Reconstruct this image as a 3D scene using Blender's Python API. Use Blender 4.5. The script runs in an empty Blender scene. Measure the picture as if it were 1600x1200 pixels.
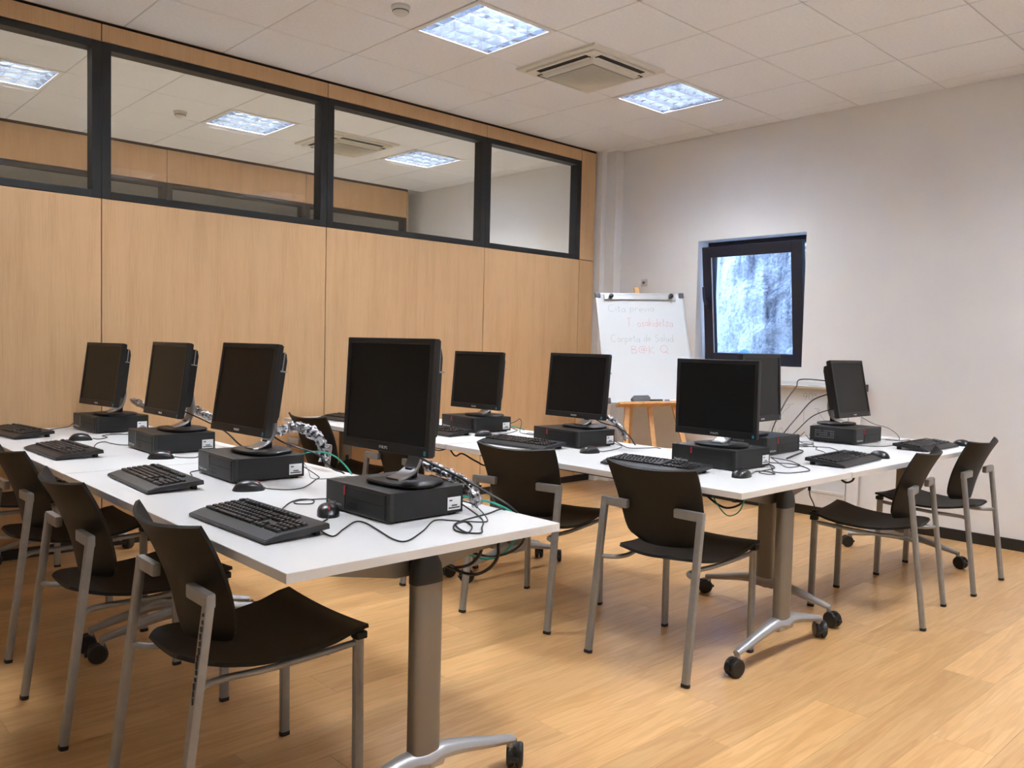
import bpy, bmesh, math, random
from mathutils import Vector, Matrix, noise
random.seed(7)
S = bpy.context.scene
COL = S.collection
PI = math.pi

# ------------------------------------------------------------------ camera
CAM = Vector((3.4353, -3.4946, 1.2627))
YAW, PITCH, ROLL, FPX = -0.82033, -0.046658, 0.02303, 1299.13
fwd = Vector((math.sin(YAW)*math.cos(PITCH), math.cos(YAW)*math.cos(PITCH), math.sin(PITCH)))
rgt = Vector((math.cos(YAW), -math.sin(YAW), 0))
upv = rgt.cross(fwd)
r2 = rgt*math.cos(ROLL) + upv*math.sin(ROLL)
u2 = -rgt*math.sin(ROLL) + upv*math.cos(ROLL)
cd = bpy.data.cameras.new('camera')
cam = bpy.data.objects.new('camera', cd)
COL.objects.link(cam)
cam.matrix_world = Matrix(((r2.x, u2.x, -fwd.x, CAM.x), (r2.y, u2.y, -fwd.y, CAM.y), (r2.z, u2.z, -fwd.z, CAM.z), (0, 0, 0, 1)))
cd.sensor_width = 36
cd.lens = FPX/1600*36
cd.clip_start = 0.02
S.camera = cam

# ------------------------------------------------------------------ world, exposure, lamp strength
W = bpy.data.worlds.new('daylight')
S.world = W
W.use_nodes = True
bg = W.node_tree.nodes['Background']
bg.inputs[0].default_value = (0.40, 0.60, 1.0, 1)
bg.inputs[1].default_value = 7.6
S.view_settings.view_transform = 'Standard'
S.view_settings.look = 'None'
S.view_settings.gamma = 1
S.view_settings.use_curve_mapping = False
S.view_settings.exposure = 1.18
LAMP_W = 38.0            # radiant power of one ceiling luminaire
LAMP_COL = (0.97, 0.985, 1.0)

# ------------------------------------------------------------------ room numbers
XP = -1.812     # partition face
YW = 2.589      # window wall face
HC = 3.082      # ceiling
XR, YF = 4.30, -4.62
XF = -4.807     # far partition in the next room
XE = -8.2
TT = 0.7355     # table top

# ------------------------------------------------------------------ materials
MATS = {}
def new_mat(name):
    m = bpy.data.materials.new(name); m.use_nodes = True
    MATS[name] = m
    nt = m.node_tree
    return m, nt, nt.nodes['Principled BSDF']
def plain(name, col, rough=0.5, metal=0.0, bump=0.0, bscale=200, var=0.0, vscale=8, coat=0.0, emit=None, estr=0, spec=0.5):
    m, nt, p = new_mat(name)
    p.inputs['Base Color'].default_value = (*col, 1)
    p.inputs['Roughness'].default_value = rough
    p.inputs['Metallic'].default_value = metal
    p.inputs['Coat Weight'].default_value = coat
    p.inputs['Specular IOR Level'].default_value = spec
    tc = nt.nodes.new('ShaderNodeTexCoord')
    if var > 0:
        n = nt.nodes.new('ShaderNodeTexNoise'); n.inputs['Scale'].default_value = vscale; n.inputs['Detail'].default_value = 5
        nt.links.new(tc.outputs['Object'], n.inputs['Vector'])
        r = nt.nodes.new('ShaderNodeValToRGB')
        r.color_ramp.elements[0].position = 0.3; r.color_ramp.elements[1].position = 0.7
        r.color_ramp.elements[0].color = (*[c*(1-var) for c in col], 1)
        r.color_ramp.elements[1].color = (*[min(1, c*(1+var)) for c in col], 1)
        nt.links.new(n.outputs['Fac'], r.inputs['Fac']); nt.links.new(r.outputs['Color'], p.inputs['Base Color'])
    if bump > 0:
        n2 = nt.nodes.new('ShaderNodeTexNoise'); n2.inputs['Scale'].default_value = bscale; n2.inputs['Detail'].default_value = 3
        nt.links.new(tc.outputs['Object'], n2.inputs['Vector'])
        b = nt.nodes.new('ShaderNodeBump'); b.inputs['Strength'].default_value = bump; b.inputs['Distance'].default_value = 0.002
        nt.links.new(n2.outputs['Fac'], b.inputs['Height']); nt.links.new(b.outputs['Normal'], p.inputs['Normal'])
    if emit:
        p.inputs['Emission Color'].default_value = (*emit, 1); p.inputs['Emission Strength'].default_value = estr
    return m
def wood(name, dark, light, axis, scale=1.0, rough=0.35, per_object=0.0, ring=0.0, fine=0.5):
    """grain runs along `axis` (0,1,2) of object space; every object shifts its own pattern"""
    m, nt, p = new_mat(name)
    N, L = nt.nodes.new, nt.links.new
    tc = N('ShaderNodeTexCoord'); oi = N('ShaderNodeObjectInfo')
    mul = N('ShaderNodeVectorMath'); mul.operation = 'SCALE'; mul.inputs['Scale'].default_value = 37.0
    comb = N('ShaderNodeCombineXYZ')
    for i in range(3): L(oi.outputs['Random'], comb.inputs[i])
    L(comb.outputs[0], mul.inputs[0])
    add = N('ShaderNodeVectorMath'); add.operation = 'ADD'
    L(tc.outputs['Object'], add.inputs[0]); L(mul.outputs[0], add.inputs[1])
    mp = N('ShaderNodeMapping')
    sc = [11.0*scale]*3; sc[axis] = 0.9*scale
    mp.inputs['Scale'].default_value = sc
    L(add.outputs[0], mp.inputs['Vector'])
    n = N('ShaderNodeTexNoise'); n.inputs['Scale'].default_value = 1.0; n.inputs['Detail'].default_value = 4; n.inputs['Roughness'].default_value = 0.55
    L(mp.outputs[0], n.inputs['Vector'])
    fac = n.outputs['Fac']
    if ring > 0:
        ml = N('ShaderNodeMath'); ml.operation = 'MULTIPLY'; ml.inputs[1].default_value = 55
        L(n.outputs['Fac'], ml.inputs[0])
        sn = N('ShaderNodeMath'); sn.operation = 'SINE'; L(ml.outputs[0], sn.inputs[0])
        mx = N('ShaderNodeMath'); mx.operation = 'MULTIPLY_ADD'; mx.inputs[1].default_value = ring; L(sn.outputs[0], mx.inputs[0]); L(n.outputs['Fac'], mx.inputs[2])
        fac = mx.outputs[0]
    mp2 = N('ShaderNodeMapping'); sc2 = [170*scale]*3; sc2[axis] = 5*scale
    mp2.inputs['Scale'].default_value = sc2; L(add.outputs[0], mp2.inputs['Vector'])
    n2 = N('ShaderNodeTexNoise'); n2.inputs['Scale'].default_value = 1.0; n2.inputs['Detail'].default_value = 2
    L(mp2.outputs[0], n2.inputs['Vector'])
    mx2 = N('ShaderNodeMath'); mx2.operation = 'MULTIPLY_ADD'; mx2.inputs[1].default_value = fine
    L(n2.outputs['Fac'], mx2.inputs[0]); L(fac, mx2.inputs[2])
    r = N('ShaderNodeValToRGB')
    r.color_ramp.elements[0].position = 0.35+fine*0.3; r.color_ramp.elements[1].position = 0.75+fine*0.6
    r.color_ramp.elements[0].color = (*dark, 1); r.color_ramp.elements[1].color = (*light, 1)
    L(mx2.outputs[0], r.inputs['Fac'])
    out = r.outputs['Color']
    if per_object > 0:
        hsv = N('ShaderNodeHueSaturation')
        mr = N('ShaderNodeMapRange'); mr.inputs['To Min'].default_value = 1-per_object; mr.inputs['To Max'].default_value = 1+per_object
        L(oi.outputs['Random'], mr.inputs['Value']); L(mr.outputs[0], hsv.inputs['Value']); L(out, hsv.inputs['Color'])
        out = hsv.outputs['Color']
    L(out, p.inputs['Base Color'])
    p.inputs['Roughness'].default_value = rough
    return m
def glass(name, tint=(1, 1, 1), ior=1.5, extra=0.0):
    m, nt, p = new_mat(name)
    nt.nodes.remove(p)
    N, L = nt.nodes.new, nt.links.new
    t = N('ShaderNodeBsdfTransparent'); t.inputs[0].default_value = (*tint, 1)
    g = N('ShaderNodeBsdfGlossy'); g.inputs['Roughness'].default_value = 0.0; g.inputs[0].default_value = (1, 1, 1, 1)
    lw = N('ShaderNodeLayerWeight'); lw.inputs['Blend'].default_value = 0.5
    pw = N('ShaderNodeMath'); pw.operation = 'POWER'; pw.inputs[1].default_value = 5.0; L(lw.outputs['Facing'], pw.inputs[0])
    ad = N('ShaderNodeMath'); ad.operation = 'MULTIPLY_ADD'; ad.inputs[1].default_value = 0.9; ad.inputs[2].default_value = 0.04+extra; L(pw.outputs[0], ad.inputs[0])
    mx = N('ShaderNodeMixShader'); L(ad.outputs[0], mx.inputs[0]); L(t.outputs[0], mx.inputs[1]); L(g.outputs[0], mx.inputs[2])
    L(mx.outputs[0], nt.nodes['Material Output'].inputs['Surface'])
    return m

M_FLOOR = wood('floor_beech', (0.52, 0.285, 0.112), (0.70, 0.43, 0.195), 1, 1.0, 0.28, 0.13, 0.09, 0.25)
M_PANEL = wood('partition_beech', (0.59, 0.355, 0.172), (0.68, 0.43, 0.22), 2, 1.2, 0.42, 0.02, 0.0, 0.8)
M_PANELH = wood('partition_beech_band', (0.59, 0.355, 0.172), (0.68, 0.43, 0.22), 2, 1.2, 0.42, 0.02, 0.0, 0.8)
M_EASEL = wood('easel_pine', (0.55, 0.27, 0.09), (0.72, 0.42, 0.17), 2, 2.0, 0.45, 0.04, 0.0, 0.6)
M_WALL = plain('wall_paint', (0.84, 0.838, 0.832), 0.75, bump=0.15, bscale=160, var=0.015, vscale=3)
M_CEIL = plain('ceiling_tile_mineral', (0.865, 0.875, 0.885), 0.9, bump=0.5, bscale=260, var=0.03, vscale=50)
M_GRID = plain('ceiling_grid_white', (0.64, 0.645, 0.65), 0.55)
M_FRAME = plain('black_aluminium', (0.008, 0.0085, 0.009), 0.45, 0.0, bump=0.05)
M_BASE = plain('black_baseboard', (0.012, 0.011, 0.011), 0.45)
M_WINF = plain('window_frame_dark_blue', (0.010, 0.013, 0.025), 0.35)
M_GLASS = glass('partition_glass', (0.975, 0.98, 0.955), 1.5, 0.02)
M_WGLASS = glass('window_glass', (0.93, 0.96, 1.0))
M_TABLE = plain('white_laminate', (0.86, 0.86, 0.86), 0.30, bump=0.03, bscale=400)
M_EDGE = plain('table_edge_band', (0.74, 0.72, 0.69), 0.4)
M_ALU = plain('silver_paint_leg', (0.22, 0.20, 0.175), 0.38, 0.55, bump=0.04, bscale=500)
M_FOOT = plain('silver_cast_foot', (0.42, 0.42, 0.43), 0.38, 0.6, bump=0.05, bscale=500)
M_CHR = plain('chair_tube_grey', (0.31, 0.31, 0.305), 0.42, 0.5, bump=0.05, bscale=300, var=0.06, vscale=30)
M_SEAT = plain('black_chair_plastic', (0.009, 0.0082, 0.0075), 0.52, bump=0.35, bscale=700, spec=0.3)
M_RUB = plain('black_rubber', (0.010, 0.010, 0.011), 0.6)
M_CAST = plain('caster_plastic', (0.012, 0.012, 0.013), 0.38)
M_BLK = plain('monitor_black_plastic', (0.007, 0.007, 0.0075), 0.42, bump=0.1, bscale=900, spec=0.4)
M_SCR = plain('monitor_screen_off', (0.004, 0.004, 0.0042), 0.36, spec=0.22)
M_PC = plain('computer_case_black', (0.008, 0.008, 0.0085), 0.48, bump=0.2, bscale=900, spec=0.4)
M_PCF = plain('computer_front_black', (0.012, 0.012, 0.013), 0.42)
M_DARK = plain('deep_black', (0.003, 0.003, 0.003), 0.6)
M_KEYB = plain('keyboard_black', (0.012, 0.012, 0.0135), 0.45)
M_KEY = plain('keycap_black', (0.013, 0.013, 0.0145), 0.36)
M_MOUSE = plain('mouse_black', (0.014, 0.014, 0.016), 0.32)
M_RED = plain('red_accent', (0.55, 0.03, 0.03), 0.4)
M_SILV = plain('brushed_silver', (0.30, 0.30, 0.31), 0.30, 0.85)
M_LOGO = plain('logo_light_grey', (0.62, 0.62, 0.64), 0.4)
M_LABEL = plain('white_sticker', (0.82, 0.82, 0.83), 0.5)
M_PRINT = plain('black_print', (0.05, 0.05, 0.05), 0.6)
M_BLUEST = plain('energy_sticker_blue', (0.03, 0.22, 0.32), 0.4)
M_CABLE = plain('black_cable', (0.010, 0.010, 0.011), 0.45)
M_GREY = plain('grey_cable', (0.22, 0.22, 0.22), 0.5)
M_GREEN = plain('green_cable', (0.02, 0.36, 0.27), 0.4)
M_BOARD = plain('whiteboard_enamel', (0.69, 0.715, 0.73), 0.25)
M_BALU = plain('board_aluminium', (0.66, 0.67, 0.68), 0.35, 0.6)
M_GREYP = plain('grey_plastic', (0.10, 0.10, 0.11), 0.5)
M_ERAS = plain('eraser_grey', (0.13, 0.13, 0.14), 0.6, var=0.2, vscale=60)
M_INKR = plain('red_marker_ink', (0.66, 0.26, 0.27), 0.5)
M_INKG = plain('faded_green_ink', (0.38, 0.43, 0.42), 0.5)
M_INKK = plain('faded_grey_ink', (0.24, 0.24, 0.26), 0.5)
M_BLUE = plain('blue_plastic', (0.03, 0.09, 0.42), 0.4)
M_BLUEBALL = plain('pale_blue_plastic', (0.10, 0.30, 0.75), 0.5)
M_ACW = plain('air_conditioner_white', (0.74, 0.72, 0.64), 0.5)
M_ACG = plain('grille_grey', (0.40, 0.38, 0.33), 0.6)
M_TUBE = plain('fluorescent_tube', (0.9, 0.95, 1), 0.4, emit=(0.85, 0.93, 1.0), estr=9)
M_REFL = plain('louvre_reflector', (0.66, 0.74, 0.88), 0.10, 0.97)
M_LFR = plain('luminaire_white', (0.80, 0.80, 0.78), 0.5)
M_SUB = plain('subfloor', (0.10, 0.06, 0.03), 0.8)
M_DET = plain('detector_white', (0.70, 0.68, 0.62), 0.5)

def wrap_mat():
    m, nt, p = new_mat('clear_plastic_wrap')
    nt.nodes.remove(p)
    N, L = nt.nodes.new, nt.links.new
    t = N('ShaderNodeBsdfTransparent'); t.inputs[0].default_value = (0.9, 0.9, 0.92, 1)
    g = N('ShaderNodeBsdfPrincipled'); g.inputs['Base Color'].default_value = (0.62, 0.62, 0.64, 1); g.inputs['Roughness'].default_value = 0.14; g.inputs['Metallic'].default_value = 0.6
    tc = N('ShaderNodeTexCoord'); n = N('ShaderNodeTexNoise'); n.inputs['Scale'].default_value = 55; n.inputs['Detail'].default_value = 4
    L(tc.outputs['Object'], n.inputs['Vector'])
    b = N('ShaderNodeBump'); b.inputs['Strength'].default_value = 1.0; b.inputs['Distance'].default_value = 0.01; L(n.outputs['Fac'], b.inputs['Height']); L(b.outputs['Normal'], g.inputs['Normal'])
    r = N('ShaderNodeMapRange'); r.inputs['From Min'].default_value = 0.42; r.inputs['From Max'].default_value = 0.58; L(n.outputs['Fac'], r.inputs['Value'])
    mx = N('ShaderNodeMixShader'); L(r.outputs[0], mx.inputs[0]); L(t.outputs[0], mx.inputs[1]); L(g.outputs[0], mx.inputs[2])
    L(mx.outputs[0], nt.nodes['Material Output'].inputs['Surface'])
    return m
M_WRAP = wrap_mat()
def rock_mat():
    m, nt, p = new_mat('stained_rough_concrete')
    N, L = nt.nodes.new, nt.links.new
    tc = N('ShaderNodeTexCoord')
    mp = N('ShaderNodeMapping'); mp.inputs['Scale'].default_value = (3.2, 3.2, 0.55); L(tc.outputs['Object'], mp.inputs['Vector'])
    n = N('ShaderNodeTexNoise'); n.inputs['Scale'].default_value = 1.6; n.inputs['Detail'].default_value = 6; n.inputs['Roughness'].default_value = 0.6; L(mp.outputs[0], n.inputs['Vector'])
    r = N('ShaderNodeValToRGB'); r.color_ramp.elements[0].position = 0.38; r.color_ramp.elements[1].position = 0.60
    r.color_ramp.elements[0].color = (0.10, 0.11, 0.13, 1); r.color_ramp.elements[1].color = (0.74, 0.75, 0.74, 1)
    L(n.outputs['Fac'], r.inputs['Fac']); L(r.outputs['Color'], p.inputs['Base Color'])
    sp = N('ShaderNodeTexNoise'); sp.inputs['Scale'].default_value = 38; sp.inputs['Detail'].default_value = 4; L(tc.outputs['Object'], sp.inputs['Vector'])
    sr = N('ShaderNodeMapRange'); sr.inputs['From Min'].default_value = 0.35; sr.inputs['From Max'].default_value = 0.6; sr.inputs['To Min'].default_value = 0.72; sr.inputs['To Max'].default_value = 1.05; L(sp.outputs['Fac'], sr.inputs['Value'])
    hs = N('ShaderNodeHueSaturation'); L(r.outputs['Color'], hs.inputs['Color']); L(sr.outputs[0], hs.inputs['Value']); L(hs.outputs['Color'], p.inputs['Base Color'])
    p.inputs['Roughness'].default_value = 0.9
    v = N('ShaderNodeTexNoise'); v.inputs['Scale'].default_value = 26; v.inputs['Detail'].default_value = 6; L(tc.outputs['Object'], v.inputs['Vector'])
    b = N('ShaderNodeBump'); b.inputs['Strength'].default_value = 1.0; b.inputs['Distance'].default_value = 0.05; L(v.outputs['Fac'], b.inputs['Height']); L(b.outputs['Normal'], p.inputs['Normal'])
    return m
M_ROCK = rock_mat()

# ------------------------------------------------------------------ object helpers
def link(name, data, parent=None, loc=None, rot=None):
    o = bpy.data.objects.new(name, data); COL.objects.link(o)
    if parent: o.parent = parent
    if loc is not None: o.location = loc
    if rot is not None: o.rotation_euler = rot
    return o
def mesh_of(bm, name, mat, smooth=False):
    bmesh.ops.recalc_face_normals(bm, faces=bm.faces)
    me = bpy.data.meshes.new(name); bm.to_mesh(me); bm.free()
    me.materials.append(mat)
    if smooth:
        for p in me.polygons: p.use_smooth = True
        try: me.set_sharp_from_angle(angle=math.radians(38))
        except Exception: pass
    return me
def obj(name, bm, mat, parent=None, loc=None, rot=None, smooth=False, kind=None):
    o = link(name, mesh_of(bm, name, mat, smooth), parent, loc, rot)
    if kind: o['kind'] = kind
    return o
def tag(o, label, cat, group=None):
    o['label'] = label; o['category'] = cat
    if group: o['group'] = group
    return o
def thing(name, label, cat, loc=(0, 0, 0), rz=0.0, group=None):
    o = link(name, None, None, loc, (0, 0, rz))
    return tag(o, label, cat, group)
def dup(root, loc, rz, label, group=None):
    r = root.copy(); COL.objects.link(r); r.location = loc; r.rotation_euler = (0, 0, rz); r['label'] = label
    if group: r['group'] = group
    def rec(src, dst):
        for ch in list(src.children):
            c = ch.copy(); COL.objects.link(c); c.parent = dst
            rec(ch, c)
    rec(root, r)
    return r
def struct(o): o['kind'] = 'structure'; return o

# ------------------------------------------------------------------ shape helpers
def B(): return bmesh.new()
def box(bm, lo, hi, bev=0.0, mat4=None):
    lo, hi = Vector(lo), Vector(hi)
    r = bmesh.ops.create_cube(bm, size=1.0)
    vs = r['verts']
    c, d = (lo+hi)/2, hi-lo
    for v in vs: v.co = Vector((v.co.x*d.x+c.x, v.co.y*d.y+c.y, v.co.z*d.z+c.z))
    if bev > 0:
        es = list({e for v in vs for e in v.link_edges})
        g = bmesh.ops.bevel(bm, geom=es, offset=bev, segments=2, affect='EDGES', profile=0.6)
        vs = list({v for f in g['faces'] for v in f.verts} | {v for v in vs if v.is_valid})
    if mat4 is not None:
        for v in vs: v.co = mat4 @ v.co
    return bm
def boxm(lo, hi, bev=0.0): return box(B(), lo, hi, bev)
def crom(pts, n=8):
    P = [Vector(p) for p in pts]
    if len(P) < 3: return P
    out = []
    for i in range(len(P)-1):
        p0 = P[i-1] if i else P[0]*2-P[1]
        p1, p2 = P[i], P[i+1]
        p3 = P[i+2] if i+2 < len(P) else P[-1]*2-P[-2]
        for k in range(n):
            t = k/n
            out.append(0.5*((2*p1)+(p2-p0)*t+(2*p0-5*p1+4*p2-p3)*t*t+(3*p1-p0-3*p2+p3)*t**3))
    out.append(P[-1])
    return out
def sweep(bm, pts, rx, ry=None, seg=8, up=Vector((0, 0, 1)), radii=None, ring=None):
    pts = [Vector(p) for p in pts]
    ry = rx if ry is None else ry
    if ring is None: ring = [(rx*math.cos(2*PI*k/seg), ry*math.sin(2*PI*k/seg)) for k in range(seg)]
    seg = len(ring)
    rows = []; prev = None
    for i, p in enumerate(pts):
        t = (pts[min(i+1, len(pts)-1)]-pts[max(i-1, 0)])
        if t.length < 1e-9: t = Vector((0, 0, 1))
        t.normalize()
        if prev is None:
            a = up - t*up.dot(t)
            if a.length < 1e-3: a = Vector((1, 0, 0)) - t*t.x
        else: a = prev - t*prev.dot(t)
        a.normalize(); prev = a
        b = t.cross(a)
        s = radii[i] if radii else 1.0
        rows.append([bm.verts.new(p + b*x*s + a*y*s) for x, y in ring])
    for i in range(len(rows)-1):
        for k in range(seg):
            bm.faces.new((rows[i][k], rows[i][(k+1) % seg], rows[i+1][(k+1) % seg], rows[i+1][k]))
    bm.faces.new(rows[0][::-1]); bm.faces.new(rows[-1])
    return bm
def prism(bm, poly, axis, a, b):
    """polygon of 2-D points extruded along axis 0/1/2 from a to b (2-D order: the two other axes)"""
    def mk(p, q):
        if axis == 0: return (q, p[0], p[1])
        if axis == 1: return (p[0], q, p[1])
        return (p[0], p[1], q)
    va = [bm.verts.new(mk(p, a)) for p in poly]; vb = [bm.verts.new(mk(p, b)) for p in poly]
    n = len(poly)
    for i in range(n): bm.faces.new((va[i], va[(i+1) % n], vb[(i+1) % n], vb[i]))
    bm.faces.new(va[::-1]); bm.faces.new(vb)
    return bm
def lathe(bm, prof, seg=20, c=(0, 0, 0), axis=2):
    rows = []
    for r, h in prof:
        row = []
        for k in range(seg):
            a = 2*PI*k/seg
            p = (r*math.cos(a), r*math.sin(a), h)
            if axis == 0: p = (h, r*math.cos(a), r*math.sin(a))
            if axis == 1: p = (r*math.cos(a), h, r*math.sin(a))
            row.append(bm.verts.new(Vector(p)+Vector(c)))
        rows.append(row)
    for i in range(len(rows)-1):
        for k in range(seg): bm.faces.new((rows[i][k], rows[i][(k+1) % seg], rows[i+1][(k+1) % seg], rows[i+1][k]))
    bm.faces.new(rows[0][::-1]); bm.faces.new(rows[-1])
    return bm
def shell(bm, f, nu, nv, th):
    """thick curved sheet from f(s in -1..1, t in 0..1)"""
    P = [[Vector(f(-1+2*i/nu, j/nv)) for j in range(nv+1)] for i in range(nu+1)]
    def nrm(i, j):
        a = P[min(i+1, nu)][j]-P[max(i-1, 0)][j]; b = P[i][min(j+1, nv)]-P[i][max(j-1, 0)]
        n = a.cross(b); n.normalize(); return n
    A = [[bm.verts.new(P[i][j]) for j in range(nv+1)] for i in range(nu+1)]
    Bk = [[bm.verts.new(P[i][j]-nrm(i, j)*th) for j in range(nv+1)] for i in range(nu+1)]
    for i in range(nu):
        for j in range(nv):
            bm.faces.new((A[i][j], A[i+1][j], A[i+1][j+1], A[i][j+1]))
            bm.faces.new((Bk[i][j], Bk[i][j+1], Bk[i+1][j+1], Bk[i+1][j]))
    for i in range(nu):
        bm.faces.new((A[i][0], Bk[i][0], Bk[i+1][0], A[i+1][0])); bm.faces.new((A[i][nv], A[i+1][nv], Bk[i+1][nv], Bk[i][nv]))
    for j in range(nv):
        bm.faces.new((A[0][j], A[0][j+1], Bk[0][j+1], Bk[0][j])); bm.faces.new((A[nu][j], Bk[nu][j], Bk[nu][j+1], A[nu][j+1]))
    return bm
def text_mesh(txt, size, mat, depth=0.0003):
    c = bpy.data.curves.new('lettering', 'FONT'); c.body = txt; c.size = size; c.extrude = depth; c.align_x = 'CENTER'; c.align_y = 'CENTER'
    c.resolution_u = 2
    o = bpy.data.objects.new('lettering', c); COL.objects.link(o)
    dg = bpy.context.evaluated_depsgraph_get(); dg.update()
    me = bpy.data.meshes.new_from_object(o.evaluated_get(dg))
    bpy.data.objects.remove(o); bpy.data.curves.remove(c)
    me.materials.clear(); me.materials.append(mat)
    return me
def cable(name, pts, r, mat, parent=None, n=7, seg=6, label=None, cat='cable', group=None, jitter=0):
    P = crom(pts, n)
    if parent is not None:
        mi = (Matrix.Translation(parent.location) @ parent.rotation_euler.to_matrix().to_4x4()).inverted()
        P = [mi @ Vector((p.x, p.y, max(p.z, TT+r+0.0006))) for p in P]
    bm = sweep(B(), P, r, seg=seg)
    o = obj(name, bm, mat, parent, smooth=True)
    if label: tag(o, label, cat, group)
    return o

# ================================================================== STRUCTURE
# ---- floor: planks 0.193 m wide running along y
floor = struct(obj('floor', boxm((XP-0.1, YF-0.1, -0.06), (XR+0.1, YW+0.1, -0.012)), M_SUB))
PWD, PLEN = 0.193, 1.29
known = {0: -1.537, -2: -1.115, 3: -0.64, 4: 0.04}
k0 = math.floor((XP-1.455)/PWD); k1 = math.ceil((XR-1.455)/PWD)
for k in range(k0, k1):
    x0, x1 = max(1.455+k*PWD, XP), min(1.455+(k+1)*PWD, XR)
    j = known.get(k, -3+random.random()*PLEN)
    while j > YF: j -= PLEN
    while j < YW:
        y0, y1 = max(j, YF), min(j+PLEN, YW)
        j += PLEN
        if y1-y0 < 0.02: continue
        hx, hy = (x1-x0)/2-0.0003, (y1-y0)/2-0.0003
        bm = B(); box(bm, (-hx, -hy, -0.012), (hx, hy, 0), 0.0007)
        obj('plank', bm, M_FLOOR, floor, ((x0+x1)/2, (y0+y1)/2, 0))
# ---- ceiling: tiles on a 0.6 m grid
ceil_ = struct(obj('ceiling', boxm((XE, YF-0.1, HC+0.25), (XR+0.1, YW+0.1, HC+0.30)), M_CEIL))
LAMPS = [(-0.3, -0.3), (-0.3, 1.5), (-0.3, -2.1), (2.7, -2.1), (2.7, -0.3), (2.7, 1.5)]
LAMPS_NEXT = [(-3.3, -0.3), (-3.3, 1.5), (-3.3, -2.1)]
LAMPS_FAR = [(-6.3, -0.3), (-6.3, 1.5)]  # unseen lamps added to brighten the third room's ceiling
lampcells = {(math.floor(x/0.6), math.floor(y/0.6)) for x, y in LAMPS+LAMPS_NEXT+LAMPS_FAR}
tile_cache = {}
def tile(x0, x1, y0, y1, parent):
    key = (round(x1-x0, 3), round(y1-y0, 3))
    if key not in tile_cache:
        bm = B(); box(bm, (-key[0]/2+0.004, -key[1]/2+0.004, 0), (key[0]/2-0.004, key[1]/2-0.004, 0.015), 0.003)
        tile_cache[key] = mesh_of(bm, 'tile', M_CEIL)
    o = link('tile', tile_cache[key], parent, ((x0+x1)/2, (y0+y1)/2, HC)); return o
def ceil_zone(xa, xb, parent):
    i = math.floor(xa/0.6)
    while i*0.6 < xb:
        x0, x1 = max(i*0.6, xa), min((i+1)*0.6, xb)
        j = math.floor(YF/0.6)
        while j*0.6 < YW:
            y0, y1 = max(j*0.6, YF), min((j+1)*0.6, YW)
            if (i, j) not in lampcells and x1-x0 > 0.03 and y1-y0 > 0.03: tile(x0, x1, y0, y1, parent)
            j += 1
        if i*0.6 > xa: obj('grid_bar', boxm((i*0.6-0.012, YF, HC+0.003), (i*0.6+0.012, YW, HC+0.03)), M_GRID, parent)
        i += 1
    j = math.ceil(YF/0.6)
    while j*0.6 < YW:
        obj('grid_bar', boxm((xa, j*0.6-0.012, HC+0.003), (xb, j*0.6+0.012, HC+0.03)), M_GRID, parent); j += 1
ceil_zone(XP+0.001, XR, ceil_)
ceil_zone(XF+0.05, XP-0.09, ceil_)
# third room, seen only as a sliver through two panes
struct(obj('ceiling_far', boxm((XE, YF, HC), (XF-0.09, YW, HC+0.03)), M_CEIL))
struct(obj('floor_next', boxm((XE, YF, -0.06), (XP-0.1, YW, 0)), plain('bounce_grey', (0.58, 0.56, 0.52), 0.5, var=0.05)))  # unseen floor, pale grey chosen to bounce neutral light onto the ceilings
# ---- window wall with its opening, 0.34 m thick
WX0, WX1, WZ0, WZ1 = -0.772, 0.222, 1.140, 2.195
YO = YW+0.34
bm = B()
box(bm, (XE, YW, 0), (WX0, YO, HC+0.3)); box(bm, (WX1, YW, 0), (XR+0.2, YO, HC+0.3))
box(bm, (WX0, YW, 0), (WX1, YO, WZ0)); box(bm, (WX0, YW, WZ1), (WX1, YO, HC+0.3))
struct(obj('wall_back', bm, M_WALL))
struct(obj('wall_right', boxm((XR, YF-0.2, 0), (XR+0.2, YW, HC+0.3)), M_WALL))
struct(obj('wall_front', boxm((XE, YF-0.2, 0), (XR, YF, HC+0.3)), M_WALL))
struct(obj('wall_end', boxm((XE-0.2, YF, 0), (XE, YW, HC+0.3)), M_WALL))
struct(obj('baseboard_back', box(B(), (-1.60, YW-0.014, 0), (XR, YW, 0.075), 0.003), M_BASE))
struct(obj('baseboard_right', box(B(), (XR-0.014, YF, 0), (XR, YW-0.014, 0.075), 0.003), M_BASE))
struct(obj('trim_1', box(B(), (-1.745, 2.487, 0), (-1.625, YW, HC), 0.004), M_WALL))      # boxed pipe in the corner
struct(obj('trim_2', boxm((XP-0.1, 2.425, 0), (-1.745, YW, HC)), M_WALL))
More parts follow.
